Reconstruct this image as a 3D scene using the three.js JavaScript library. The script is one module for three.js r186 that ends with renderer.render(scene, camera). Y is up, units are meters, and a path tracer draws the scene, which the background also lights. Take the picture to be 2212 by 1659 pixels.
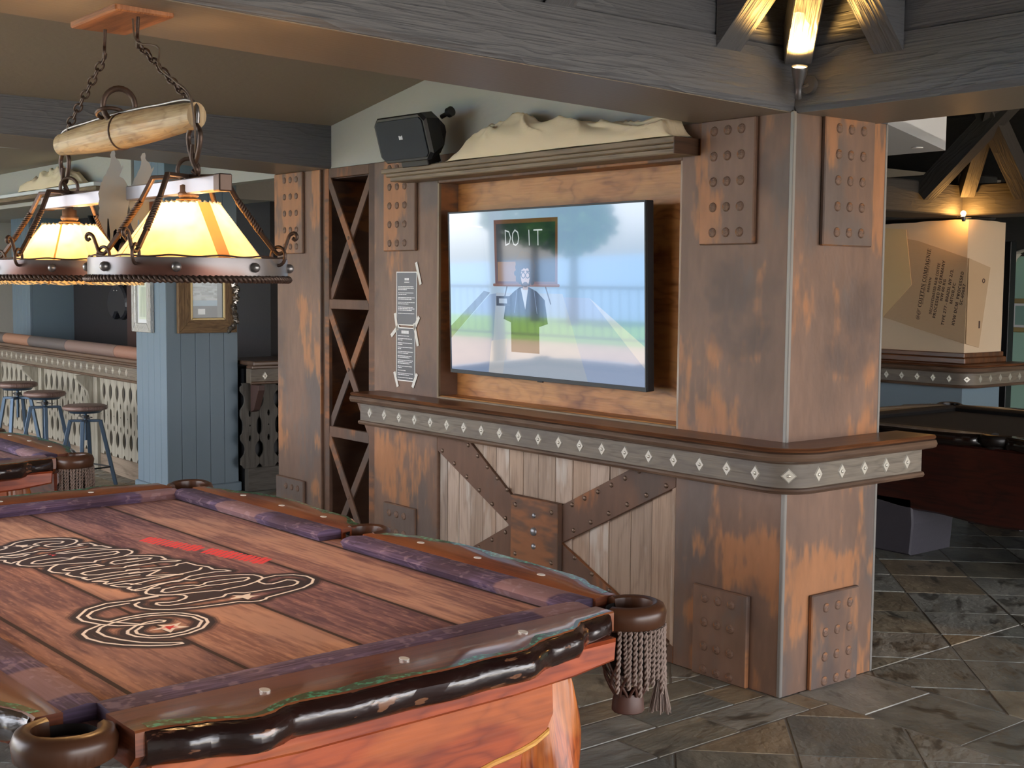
import * as THREE from 'three';
import { mergeGeometries, mergeVertices, toCreasedNormals } from 'three/addons/utils/BufferGeometryUtils.js';
import { ConvexGeometry } from 'three/addons/geometries/ConvexGeometry.js';

// ------------------------------------------------------------------ camera
const scene = new THREE.Scene();
const camera = new THREE.PerspectiveCamera(33.332, 2212 / 1659, 0.05, 300);
{
  const yaw = 0.89102, pitch = -0.07894, roll = 0.00862;
  const f = new THREE.Vector3(-Math.sin(yaw) * Math.cos(pitch), Math.sin(pitch), -Math.cos(yaw) * Math.cos(pitch));
  const r0 = new THREE.Vector3(Math.cos(yaw), 0, -Math.sin(yaw)), u0 = new THREE.Vector3().crossVectors(r0, f);
  const r = r0.clone().multiplyScalar(Math.cos(roll)).addScaledVector(u0, Math.sin(roll));
  const u = u0.clone().multiplyScalar(Math.cos(roll)).addScaledVector(r0, -Math.sin(roll));
  camera.position.set(3.28617, 1.68149, 4.07194);
  camera.quaternion.setFromRotationMatrix(new THREE.Matrix4().makeBasis(r, u, f.clone().negate()));
}
// ------------------------------------------------------------------ sky, sun, exposure
const renderer = new THREE.WebGLRenderer();
renderer.toneMapping = THREE.LinearToneMapping;
renderer.toneMappingExposure = 1.0;
renderer.shadowMap.enabled = true;
// bright hazy daytime sky, thin cloud, computed for every direction
const sunDir = new THREE.Vector3(-0.42, 0.78, -0.3).normalize();
{
  const W = 256, H = 128, d = new Uint8Array(W * H * 4), lin = (x) => 255 * Math.pow(Math.min(1, Math.max(0, x)), 1 / 2.2);
  for (let j = 0; j < H; j++) for (let i = 0; i < W; i++) {
    const up = ((j + 0.5) / H - 0.5) * Math.PI, y = Math.sin(up), t = Math.pow(Math.max(0, y), 0.6), c = 0.94 + 0.06 * Math.sin(i * 0.12) * Math.sin(j * 0.31 + i * 0.07), k = (j * W + i) * 4;
    const q = y < 0 ? [0.36, 0.35, 0.33] : [0.97 - 0.4 * t, 0.93 - 0.28 * t, 0.9 - 0.08 * t];
    d[k] = lin(q[0] * c); d[k + 1] = lin(q[1] * c); d[k + 2] = lin(q[2] * c); d[k + 3] = 255;
  }
  const t = new THREE.DataTexture(d, W, H); t.mapping = THREE.EquirectangularReflectionMapping; t.colorSpace = THREE.SRGBColorSpace; t.magFilter = THREE.LinearFilter; t.needsUpdate = true;
  scene.background = t; scene.backgroundIntensity = 9.5;
}
const sun = new THREE.DirectionalLight(0xfff0dc, 38);
sun.name = 'sun';
sun.position.copy(sunDir).multiplyScalar(30).add(new THREE.Vector3(-6, 0, 10));
sun.target.position.set(-6, 0, 10);
sun.castShadow = true;
Object.assign(sun.shadow.camera, { left: -22, right: 22, top: 22, bottom: -22, near: 1, far: 80 });
sun.shadow.mapSize.set(2048, 2048);
scene.add(sun, sun.target);

// ------------------------------------------------------------------ helpers
const rng = (s) => () => { s |= 0; s = (s + 0x6d2b79f5) | 0; let t = Math.imul(s ^ (s >>> 15), 1 | s); t = (t + Math.imul(t ^ (t >>> 7), 61 | t)) ^ t; return ((t ^ (t >>> 14)) >>> 0) / 4294967296; };
const R = rng(7);
const V = (x, y, z) => new THREE.Vector3(x, y, z);
const clamp = (x, a = 0, b = 1) => Math.min(b, Math.max(a, x)), mix = (a, b, t) => a + (b - a) * t;
const ss = (a, b, x) => { const t = clamp((x - a) / (b - a)); return t * t * (3 - 2 * t); };
const used = new Map();
const numbered = (n) => { const k = used.get(n) ?? 0; used.set(n, k + 1); return k ? n + '_' + String(k).padStart(3, '0') : n; };
function tag(o, label, category, group, kind) {
  if (label) o.userData.label = label;
  if (category) o.userData.category = category;
  if (group) o.userData.group = group;
  if (kind) o.userData.kind = kind;
  return o;
}
function thing(name, label, category, [x, y, z] = [0, 0, 0], turn = 0, group) {
  const o = new THREE.Group(); o.name = numbered(name); o.position.set(x, y, z); o.rotation.y = turn; scene.add(o);
  return tag(o, label, category, group);
}
function part(name, g, m, parent) {
  const geo = Array.isArray(g) ? (g.length === 1 ? g[0] : mergeGeometries(g.map((q) => (q.index ? q.toNonIndexed() : q)))) : g;
  const o = new THREE.Mesh(geo, m); o.name = parent && parent !== scene ? name : numbered(name);
  o.castShadow = o.receiveShadow = true; (parent ?? scene).add(o);
  return o;
}
function struct(name, g, m, parent) { const o = part(name, g, m, parent); if (!parent) o.userData.kind = 'structure'; return o; }

// noise (periodic value noise)
const HASH = new Float32Array(65536); { const r = rng(99); for (let i = 0; i < 65536; i++) HASH[i] = r(); }
function vn(x, y, px, py, s = 0) {
  const ix = Math.floor(x), iy = Math.floor(y); let fx = x - ix, fy = y - iy;
  fx = fx * fx * (3 - 2 * fx); fy = fy * fy * (3 - 2 * fy);
  const x0 = ((ix % px) + px) % px, x1 = (x0 + 1) % px, y0 = ((iy % py) + py) % py, y1 = (y0 + 1) % py;
  const q = (a, b) => HASH[(a * 157 + b * 8117 + s * 3571) & 65535];
  return mix(mix(q(x0, y0), q(x1, y0), fx), mix(q(x0, y1), q(x1, y1), fx), fy);
}
function fbm(u, v, fx, fy, oct = 4, s = 0, gain = 0.5) {
  let t = 0, a = 1, n = 0;
  for (let i = 0; i < oct; i++) { t += a * vn(u * fx, v * fy, fx, fy, s + i * 7); n += a; a *= gain; fx *= 2; fy *= 2; }
  return t / n;
}
// fn(u, v) -> [r, g, b] in sRGB 0..255
function tex(w, h, sx, sy, fn) {
  const d = new Uint8Array(w * h * 4);
  for (let j = 0; j < h; j++) for (let i = 0; i < w; i++) { const c = fn((i + 0.5) / w, (j + 0.5) / h), k = (j * w + i) * 4; d[k] = clamp(c[0], 0, 255); d[k + 1] = clamp(c[1], 0, 255); d[k + 2] = clamp(c[2], 0, 255); d[k + 3] = 255; }
  const t = new THREE.DataTexture(d, w, h); t.wrapS = t.wrapT = THREE.RepeatWrapping; t.magFilter = THREE.LinearFilter; t.minFilter = THREE.LinearMipmapLinearFilter; t.generateMipmaps = true; t.colorSpace = THREE.SRGBColorSpace; t.repeat.set(1 / sx, 1 / sy); t.needsUpdate = true;
  return t;
}
function grey(w, h, sx, sy, fn) { const t = tex(w, h, sx, sy, (u, v) => { const k = fn(u, v) * 255; return [k, k, k]; }); t.colorSpace = THREE.NoColorSpace; return t; }
const lerp3 = (a, b, t) => [mix(a[0], b[0], t), mix(a[1], b[1], t), mix(a[2], b[2], t)];
const std = (o) => new THREE.MeshStandardMaterial(o), phy = (o) => new THREE.MeshPhysicalMaterial(o);

// uv in metres: u runs along the grain axis
function guv(g, axis = 'x', off = 0, off2 = 0) {
  if (g.index) g = g.toNonIndexed();
  const p = g.attributes.position, n = g.attributes.normal, uv = new Float32Array(p.count * 2), A = { x: 0, y: 1, z: 2 }[axis];
  for (let i = 0; i < p.count; i += 3) {
    const a = [0, 1, 2].map((c) => Math.abs(n.array[i * 3 + c] + n.array[i * 3 + 3 + c] + n.array[i * 3 + 6 + c]));
    const N = a[0] >= a[1] && a[0] >= a[2] ? 0 : a[1] >= a[2] ? 1 : 2;
    let U = A, W = 3 - A - N; if (N === A) { U = (A + 1) % 3; W = (A + 2) % 3; }
    for (let k = i; k < i + 3; k++) { uv[k * 2] = p.array[k * 3 + U] + off; uv[k * 2 + 1] = p.array[k * 3 + W] + off2; }
  }
  g.setAttribute('uv', new THREE.BufferAttribute(uv, 2));
  return g;
}
// flat triangles from a list of polygons (arrays of [x,y,z]), turned outward from a centre when given
function polys(list, centre) {
  const pos = [];
  for (let q of list) {
    const [a, b, c] = q, n = [(b[1] - a[1]) * (c[2] - a[2]) - (b[2] - a[2]) * (c[1] - a[1]), (b[2] - a[2]) * (c[0] - a[0]) - (b[0] - a[0]) * (c[2] - a[2]), (b[0] - a[0]) * (c[1] - a[1]) - (b[1] - a[1]) * (c[0] - a[0])];
    if (centre && n[0] * (a[0] - centre[0]) + n[1] * (a[1] - centre[1]) + n[2] * (a[2] - centre[2]) < 0) q = q.slice().reverse();
    for (let i = 2; i < q.length; i++) pos.push(...q[0], ...q[i - 1], ...q[i]);
  }
  const g = new THREE.BufferGeometry(); g.setAttribute('position', new THREE.Float32BufferAttribute(pos, 3)); g.computeVertexNormals();
  g.setAttribute('uv', new THREE.BufferAttribute(new Float32Array(pos.length / 3 * 2), 2));
  return g;
}
// chamfered box between two corners
function bx(x0, x1, y0, y1, z0, z1, b = 0.003, axis, off = 0, off2 = 0) {
  const lo = [x0, y0, z0], hi = [x1, y1, z1], c = [(x0 + x1) / 2, (y0 + y1) / 2, (z0 + z1) / 2], F = [];
  b = Math.min(b, (x1 - x0) * 0.45, (y1 - y0) * 0.45, (z1 - z0) * 0.45);
  const P = (s, k) => [0, 1, 2].map((i) => (s[i] > 0 ? hi[i] : lo[i]) - (i === k ? 0 : s[i] * b));
  const S = [-1, 1];
  if (b <= 0) { for (let k = 0; k < 3; k++) for (const s of S) { const [i, j] = [(k + 1) % 3, (k + 2) % 3], v = (a, d) => { const q = [0, 0, 0]; q[k] = s; q[i] = a; q[j] = d; return P(q, k); }; F.push([v(-1, -1), v(1, -1), v(1, 1), v(-1, 1)]); } } else {
    for (let k = 0; k < 3; k++) for (const s of S) { const [i, j] = [(k + 1) % 3, (k + 2) % 3], v = (a, d) => { const q = [0, 0, 0]; q[k] = s; q[i] = a; q[j] = d; return P(q, k); }; F.push([v(-1, -1), v(1, -1), v(1, 1), v(-1, 1)]); }
    for (let k = 0; k < 3; k++) for (const a of S) for (const d of S) { const [i, j] = [(k + 1) % 3, (k + 2) % 3], q = (e) => { const w = [0, 0, 0]; w[k] = e; w[i] = a; w[j] = d; return w; }; F.push([P(q(-1), i), P(q(1), i), P(q(1), j), P(q(-1), j)]); }
    for (const a of S) for (const d of S) for (const e of S) F.push([P([a, d, e], 0), P([a, d, e], 1), P([a, d, e], 2)]);
  }
  const g = polys(F, c);
  return axis === null ? g : guv(g, axis ?? ['x', 'y', 'z'][[x1 - x0, y1 - y0, z1 - z0].reduce((m, w, i, a) => (w > a[m] ? i : m), 0)], off, off2);
}
// extrude a 2-D outline (x,y) along z from z0 to z1
function prism(pts, z0, z1, bevel = 0, holes = []) {
  const s = new THREE.Shape(pts.map(([x, y]) => new THREE.Vector2(x, y)));
  for (const h of holes) s.holes.push(new THREE.Path(h.map(([x, y]) => new THREE.Vector2(x, y))));
  const g = new THREE.ExtrudeGeometry(s, { depth: z1 - z0 - 2 * bevel, bevelEnabled: bevel > 0, bevelSize: bevel, bevelThickness: bevel, bevelOffset: -bevel, bevelSegments: 1, curveSegments: 6 });
  g.translate(0, 0, z0 + bevel);
  return g.toNonIndexed ? (g.index ? g.toNonIndexed() : g) : g;
}
// lay a prism made in (x, y, thickness z) down: (x, z, thickness -y)
const flat = (g) => g.rotateX(Math.PI / 2);
function tube(pts, r, seg = 24, rad = 6, closed = false) { const g = new THREE.TubeGeometry(new THREE.CatmullRomCurve3(pts.map((q) => V(...q)), closed, 'centripetal'), seg, r, rad, closed); return g; }
function bar(a, b, w, h, bev = 0.002, up = [0, 1, 0]) { // box from a to b with section w (across) x h (along up)
  const A = V(...a), B = V(...b), L = A.distanceTo(B), d = B.clone().sub(A).normalize(), x = new THREE.Vector3().crossVectors(V(...up), d).normalize(), y = new THREE.Vector3().crossVectors(d, x);
  return bx(-w / 2, w / 2, -h / 2, h / 2, 0, L, bev, 'z', R() * 3, R() * 3).applyMatrix4(new THREE.Matrix4().makeBasis(x, y, d).setPosition(A));
}
function cyl(a, b, r0, r1, seg = 12, open = false) {
  const A = V(...a), B = V(...b), L = A.distanceTo(B), g = new THREE.CylinderGeometry(r1, r0, L, seg, 1, open);
  g.translate(0, L / 2, 0).applyQuaternion(new THREE.Quaternion().setFromUnitVectors(V(0, 1, 0), B.clone().sub(A).normalize())).translate(...a);
  return g;
}
const lathe = (pts, seg = 24) => new THREE.LatheGeometry(pts.map(([r, y]) => new THREE.Vector2(r, y)), seg);
const at = (g, x, y, z) => g.translate(x, y, z);
const dome = (r, h, seg = 10) => lathe([[r, 0], [r * 0.92, h * 0.45], [r * 0.62, h * 0.85], [0.0001, h]], seg); // axis +y, base at 0
// ------------------------------------------------------------------ materials
const M = {};
{ // weathered rust-painted steel
  const t = tex(1024, 1024, 2.3, 2.3, (u, v) => {
    const w = fbm(u, v, 5, 5, 3, 11) - 0.5;
    const a = fbm(u + w * 0.10, v + w * 0.05, 6, 4, 6, 3), b = fbm(u + w * 0.08, v, 5, 3, 5, 21), f = fbm(u, v, 90, 24, 3, 41), s = fbm(u, v, 60, 5, 3, 51);
    let c = lerp3([106, 82, 68], [130, 100, 82], fbm(u, v, 9, 7, 4, 61));
    c = lerp3(c, [94, 84, 80], ss(0.5, 0.62, b + (f - 0.5) * 0.12) * 0.72);
    c = lerp3(c, [176, 116, 70], ss(0.54, 0.66, a + (f - 0.5) * 0.2 + (s - 0.5) * 0.1) * 0.72);
    c = lerp3(c, [82, 66, 60], ss(0.60, 0.74, fbm(u + 0.37, v + w * 0.06, 5, 5, 5, 71) + (f - 0.5) * 0.12) * 0.62);
    const k = 0.93 + f * 0.14; return [c[0] * k, c[1] * k, c[2] * k];
  });
  const b = grey(512, 512, 1.1, 1.1, (u, v) => fbm(u, v, 14, 7, 5, 5));
  M.rust = std({ map: t, bumpMap: b, bumpScale: 0.0035, roughness: 0.52, metalness: 0.12 });
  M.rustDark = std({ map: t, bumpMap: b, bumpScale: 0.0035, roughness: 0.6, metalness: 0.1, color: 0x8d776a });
  M.rustDull = std({ map: t, bumpMap: b, bumpScale: 0.002, roughness: 0.62, metalness: 0.08, color: 0xd8ccc2 });
}
function wood(w, h, sx, sy, base, dark, o = {}) { // grain along u
  const rings = o.rings ?? 6, s = o.seed ?? 1;
  return tex(w, h, sx, sy, (u, v) => {
    const warp = fbm(u, v, 3, 5, 4, s) * (o.warp ?? 0.5), g = Math.abs((((v * rings + warp * rings) % 1) + 1) % 1 - 0.5) * 2;
    const f = fbm(u, v, 8, o.fine ?? 120, 3, s + 3), p = fbm(u, v, 5, 7, 4, s + 9);
    let c = lerp3(base, dark, clamp(0.5 * Math.pow(g, 2) * (o.ring ?? 0.8) + (f - 0.45) * (o.fineAmt ?? 1.0) + (p - 0.5) * (o.patch ?? 0.7)));
    if (o.third) c = lerp3(c, o.third, ss(0.52, 0.68, fbm(u, v, 4, 5, 4, s + 17)) * (o.thirdAmt ?? 0.6));
    return c;
  });
}
const grainBump = grey(512, 512, 0.9, 0.5, (u, v) => fbm(u, v, 5, 70, 4, 31));
M.ledge = std({ map: wood(512, 512, 1.3, 0.5, [104, 82, 66], [58, 42, 34], { seed: 4, rings: 5 }), bumpMap: grainBump, bumpScale: 0.0006, roughness: 0.34 });
M.ledgeTop = std({ map: wood(512, 512, 1.4, 0.6, [112, 70, 42], [54, 32, 22], { seed: 14, rings: 5 }), bumpMap: grainBump, bumpScale: 0.0005, roughness: 0.3 });
M.fascia = std({ map: wood(1024, 512, 1.5, 0.4, [120, 110, 96], [82, 73, 62], { seed: 24, rings: 7, warp: 0.9, ring: 1.1, third: [100, 92, 84] }), bumpMap: grainBump, bumpScale: 0.0008, roughness: 0.55 });
M.shelf = std({ map: wood(512, 512, 1.4, 0.4, [142, 122, 98], [98, 82, 64], { seed: 34, rings: 6 }), bumpMap: grainBump, bumpScale: 0.0006, roughness: 0.5 });
M.shelfEnd = std({ map: wood(512, 512, 1.0, 0.3, [84, 60, 44], [50, 34, 26], { seed: 35 }), roughness: 0.5 });
M.plank = [0, 1, 2, 3].map((i) => std({ map: wood(512, 512, 1.1, 0.4, [[172, 148, 128], [162, 141, 124], [182, 162, 146], [150, 132, 118]][i], [[130, 108, 92], [122, 104, 90], [140, 120, 104], [108, 94, 84]][i], { seed: 44 + i * 5, rings: 5, third: [196, 190, 182], thirdAmt: i === 2 ? 0.7 : 0.35 }), bumpMap: grainBump, bumpScale: 0.0016, roughness: 0.72 }));
M.ply = std({ map: wood(1024, 512, 1.2, 0.8, [188, 128, 74], [116, 68, 34], { seed: 77, rings: 4, warp: 1.6, ring: 0.9, fine: 40, third: [204, 150, 92], thirdAmt: 0.5 }), bumpMap: grainBump, bumpScale: 0.0005, roughness: 0.42 });
M.stud = std({ color: 0xbdb8ac, metalness: 0.5, roughness: 0.36 });
M.bolt = std({ color: 0x6e5a4c, metalness: 0.6, roughness: 0.45 });
M.boltLight = std({ color: 0x8a8a8e, metalness: 0.7, roughness: 0.4 });
M.steelStrip = std({ color: 0x84807b, metalness: 0.55, roughness: 0.5, bumpMap: grainBump, bumpScale: 0.0006 });
// dark rough-sawn paint on the beams
const sawn = grey(1024, 1024, 1.3, 0.55, (u, v) => 0.6 * fbm(u, v, 6, 90, 4, 15) + 0.4 * Math.pow(Math.abs((((v * 7 + fbm(u, v, 3, 4, 4, 19) * 5) % 1) + 1) % 1 - 0.5) * 2, 2));
M.beam = std({ color: 0x63656a, bumpMap: sawn, bumpScale: 0.006, roughness: 0.5 });
M.beamUnder = std({ color: 0x857a6d, bumpMap: grainBump, bumpScale: 0.0006, roughness: 0.42 });
const plaster = grey(512, 512, 0.7, 0.7, (u, v) => fbm(u, v, 30, 30, 4, 65));
M.greyWall = std({ color: 0xb0ada5, bumpMap: plaster, bumpScale: 0.0012, roughness: 0.75 });
M.ceil = std({ color: 0x968b7c, bumpMap: plaster, bumpScale: 0.001, roughness: 0.6 });
M.darkCeil = std({ color: 0x3d3a37, bumpMap: sawn, bumpScale: 0.003, roughness: 0.7 });
M.blue = std({ color: 0x6e808d, bumpMap: plaster, bumpScale: 0.0004, roughness: 0.5 });
M.white = std({ color: 0xd9dcdf, roughness: 0.7 });
M.dark = std({ color: 0x262427, bumpMap: plaster, bumpScale: 0.001, roughness: 0.7 });
M.brownDark = std({ color: 0x4a3530, roughness: 0.6 });
M.green = std({ color: 0x9cc2b2, bumpMap: plaster, bumpScale: 0.0008, roughness: 0.75 });
M.black = std({ color: 0x141518, roughness: 0.45 });
M.blackPlastic = std({ color: 0x24272c, roughness: 0.5 });
M.iron = std({ color: 0x5a4a42, metalness: 0.7, roughness: 0.42, bumpMap: plaster, bumpScale: 0.0006 });
M.ironBright = std({ color: 0x8d8b8c, metalness: 0.8, roughness: 0.34 });
// slate
const slateBump = grey(1024, 1024, 0.95, 0.95, (u, v) => { const w = fbm(u, v, 4, 4, 3, 5); return 0.55 * fbm(u + w * 0.15, v, 10, 24, 5, 12) + 0.45 * fbm(u, v, 40, 60, 3, 22); });
M.slate = [[[158, 151, 132], [108, 106, 95]], [[142, 142, 132], [96, 100, 96]], [[166, 150, 124], [114, 102, 83]], [[162, 160, 149], [120, 120, 113]]].map(([a, b], i) => std({
  map: tex(512, 512, 0.95, 0.95, (u, v) => { const w = fbm(u, v, 4, 4, 3, i * 9); let c = lerp3(a, b, fbm(u + w * 0.3, v + w * 0.2, 5, 9, 6, 33 + i * 13) * 1.5 - 0.25); c = lerp3(c, [116, 108, 92], ss(0.6, 0.75, fbm(u + w * 0.2, v, 7, 16, 4, 53 + i)) * 0.5); c = lerp3(c, [50, 48, 42], ss(0.62, 0.76, fbm(u, v, 5, 13, 4, 73 + i)) * 0.6); return c; }),
  bumpMap: slateBump, bumpScale: 0.006, roughness: 0.46 }));
M.grout = std({ color: 0x8a8780, roughness: 0.9, bumpMap: plaster, bumpScale: 0.002 });
// ------------------------------------------------------------------ floor: slate laid on the diagonal, straight bands under the beams
{
  const fl = struct('floor', bx(-13.2, 6.7, -0.25, -0.003, -11.2, 5.9, 0), M.grout);
  const cells = [];
  const clip = (poly, ax, v, keepLess) => { // Sutherland-Hodgman against one line
    const out = [];
    for (let i = 0; i < poly.length; i++) {
      const a = poly[i], b = poly[(i + 1) % poly.length], ia = keepLess ? a[ax] <= v : a[ax] >= v, ib = keepLess ? b[ax] <= v : b[ax] >= v;
      if (ia) out.push(a);
      if (ia !== ib) { const t = (v - a[ax]) / (b[ax] - a[ax]); out.push([mix(a[0], b[0], t), mix(a[1], b[1], t)]); }
    }
    return out;
  };
  const rects = [[0.165, 6.6, -0.11, 5.8], [-13, -0.41, 0, 5.8], [0, 6.6, -11, -0.56], [-13, 0, -11, -0.62], [-13, -4.2, -0.62, 0]];
  for (const [x0, x1, z0, z1] of rects) for (let i = -45; i < 45; i++) for (let j = -45; j < 45; j++) {
    const s0 = 0.29 + 0.608 * i, d0 = 0.62 * j; // x+z and x-z of the lower corner
    let q = [[s0, d0], [s0 + 0.608, d0], [s0 + 0.608, d0 + 0.62], [s0, d0 + 0.62]].map(([s, d]) => [(s + d) / 2, (s - d) / 2]);
    if (Math.max(...q.map((a) => a[0])) < x0 || Math.min(...q.map((a) => a[0])) > x1 || Math.max(...q.map((a) => a[1])) < z0 || Math.min(...q.map((a) => a[1])) > z1) continue;
    q = clip(clip(clip(clip(q, 0, x0, false), 0, x1, true), 1, z0, false), 1, z1, true);
    if (q.length > 2) cells.push({ q, a: 0.785 });
  }
  const rect = (x0, x1, z0, z1, a) => cells.push({ q: [[x0, z0], [x1, z0], [x1, z1], [x0, z1]], a });
  [[-0.41, -0.245, 0.114], [-0.245, -0.06, 0.2], [-0.06, 0.165, 0.418]].forEach(([x0, x1, f], b) => {
    let z = b === 2 ? 0.005 : 0.005, n = f; while (z < 5.8) { rect(x0, x1, z, Math.min(n, 5.8), 1.57); z = n; n += 0.44; }
  });
  rect(0, 0.165, -0.11, 0.005, 0);
  { let x = 0, n = 0.34; while (x < 6.6) { rect(x, Math.min(n, 6.6), -0.56, -0.11, 0); x = n; n += 0.42; } }
  camera.updateMatrixWorld(true);
  const pv = new THREE.Matrix4().copy(camera.matrixWorld).invert(), k = Math.tan((33.332 * Math.PI) / 360);
  for (const c of cells) {
    c.c = [c.q.reduce((s, a) => s + a[0], 0) / c.q.length, c.q.reduce((s, a) => s + a[1], 0) / c.q.length];
    const v = V(c.c[0], 0, c.c[1]).applyMatrix4(pv), seen = v.z < -0.5 && Math.abs(v.y / -v.z) < k * 1.15 && Math.abs(v.x / -v.z) < k * 1.333 * 1.12;
    const hid = c.c[0] < -0.5 && c.c[1] < -0.6 && c.c[0] > -4 && v.x / -v.z < 0.33; // behind the kiosk
    c.rank = seen && !hid ? -v.z : 1000 - v.z;
  }
  cells.sort((a, b) => a.rank - b.rank);
  const r = rng(31), rest = [[], [], [], []];
  cells.forEach((c, i) => {
    const h = (r() - 0.5) * 0.003, tx = (r() - 0.5) * 0.006, tz = (r() - 0.5) * 0.006, m = Math.floor(r() * 4), off = r() * 9;
    const n = c.q.length, ins = [], inner = [], g = 0.0032;
    const shrink = (d) => c.q.map((p, k2) => { // move each corner towards the middle by d from both edges
      const a = c.q[(k2 + n - 1) % n], b = c.q[(k2 + 1) % n], e = (s, t) => { const L = Math.hypot(t[0] - s[0], t[1] - s[1]) || 1; return [(t[0] - s[0]) / L, (t[1] - s[1]) / L]; };
      const u = e(p, a), w = e(p, b), si = Math.max(0.35, Math.abs(u[0] * w[1] - u[1] * w[0])); return [p[0] + ((u[0] + w[0]) * d) / si, p[1] + ((u[1] + w[1]) * d) / si];
    });
    const A = shrink(g), B = shrink(g + 0.004), Y = ([x, z]) => h + (x - c.c[0]) * tx + (z - c.c[1]) * tz;
    const F = [B.map((p) => [p[0], Y(p), p[1]])];
    for (let q = 0; q < n; q++) { const a = A[q], b = A[(q + 1) % n], a2 = B[q], b2 = B[(q + 1) % n]; F.push([[a[0], -0.008, a[1]], [b[0], -0.008, b[1]], [b2[0], Y(b2), b2[1]], [a2[0], Y(a2), a2[1]]]); }
    const geo = polys(F, [c.c[0], -0.05, c.c[1]]), p = geo.attributes.position, uv = geo.attributes.uv, ca = Math.cos(c.a + (m - 1.5) * 0.15), sa = Math.sin(c.a + (m - 1.5) * 0.15);
    for (let q = 0; q < p.count; q++) uv.setXY(q, p.getX(q) * ca + p.getZ(q) * sa + off, -p.getX(q) * sa + p.getZ(q) * ca + off * 1.7);
    if (i < 300 && c.rank < 1000) part('slate_tile', geo, M.slate[m], fl); else rest[m].push(geo);
  });
  rest.forEach((l, m) => { if (l.length) part('distant_tiles', l, M.slate[m], fl).userData.kind = 'stuff'; });
}
// ------------------------------------------------------------------ outer shell
struct('wall_front', [bx(-13.2, 6.7, 2.75, 4.5, 5.6, 5.85, 0), bx(-13.2, -12.6, -0.2, 2.75, 5.6, 5.85, 0), bx(-0.6, 6.7, -0.2, 2.75, 5.6, 5.85, 0)], M.greyWall);
struct('wall_right', [bx(6.5, 6.7, 2.75, 4.5, -11.2, 5.6, 0), bx(6.5, 6.7, -0.2, 2.75, -11.2, -8.4, 0), bx(6.5, 6.7, -0.2, 2.75, 4.2, 5.6, 0)], M.greyWall);
struct('wall_left', bx(-13.2, -13, -0.2, 4.5, -11.2, 5.6, 0), M.greyWall);
struct('wall_back', bx(-13, 6.5, -0.2, 4.5, -11.2, -11, 0), M.dark);
struct('ceiling', [bx(-13.2, 6.7, 4.5, 4.7, -11.2, 5.85, 0)], M.darkCeil);
for (const x of [-9.2, -5.6, -2.0]) struct('trim_1', bx(x - 0.06, x + 0.06, 0, 2.75, 5.62, 5.74, 0.004), M.beam);
// sloping ceiling between the two cross beams, over the pool tables
struct('ceiling_slope', (() => { const y = (x) => 2.624 + 0.162 * (x + 3.55), a = [-3.7, -0.4]; return guv(polys([[[a[0], y(a[0]), -0.03], [a[1], y(a[1]), -0.03], [a[1], y(a[1]), 5.6], [a[0], y(a[0]), 5.6]], [[a[0], y(a[0]) + 0.08, -0.03], [a[1], y(a[1]) + 0.08, -0.03], [a[1], y(a[1]) + 0.08, 5.6], [a[0], y(a[0]) + 0.08, 5.6]], [[a[0], y(a[0]), -0.03], [a[1], y(a[1]), -0.03], [a[1], y(a[1]) + 0.08, -0.03], [a[0], y(a[0]) + 0.08, -0.03]], [[a[0], y(a[0]), 5.6], [a[1], y(a[1]), 5.6], [a[1], y(a[1]) + 0.08, 5.6], [a[0], y(a[0]) + 0.08, 5.6]]], [-2, 2.9, 2.8]), 'x'); })(), M.ceil);
// plaster wall over the kiosk
struct('wall_kiosk', bx(-3.62, -0.45, 2.35, 4.5, -0.16, -0.03, 0), M.greyWall);
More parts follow.
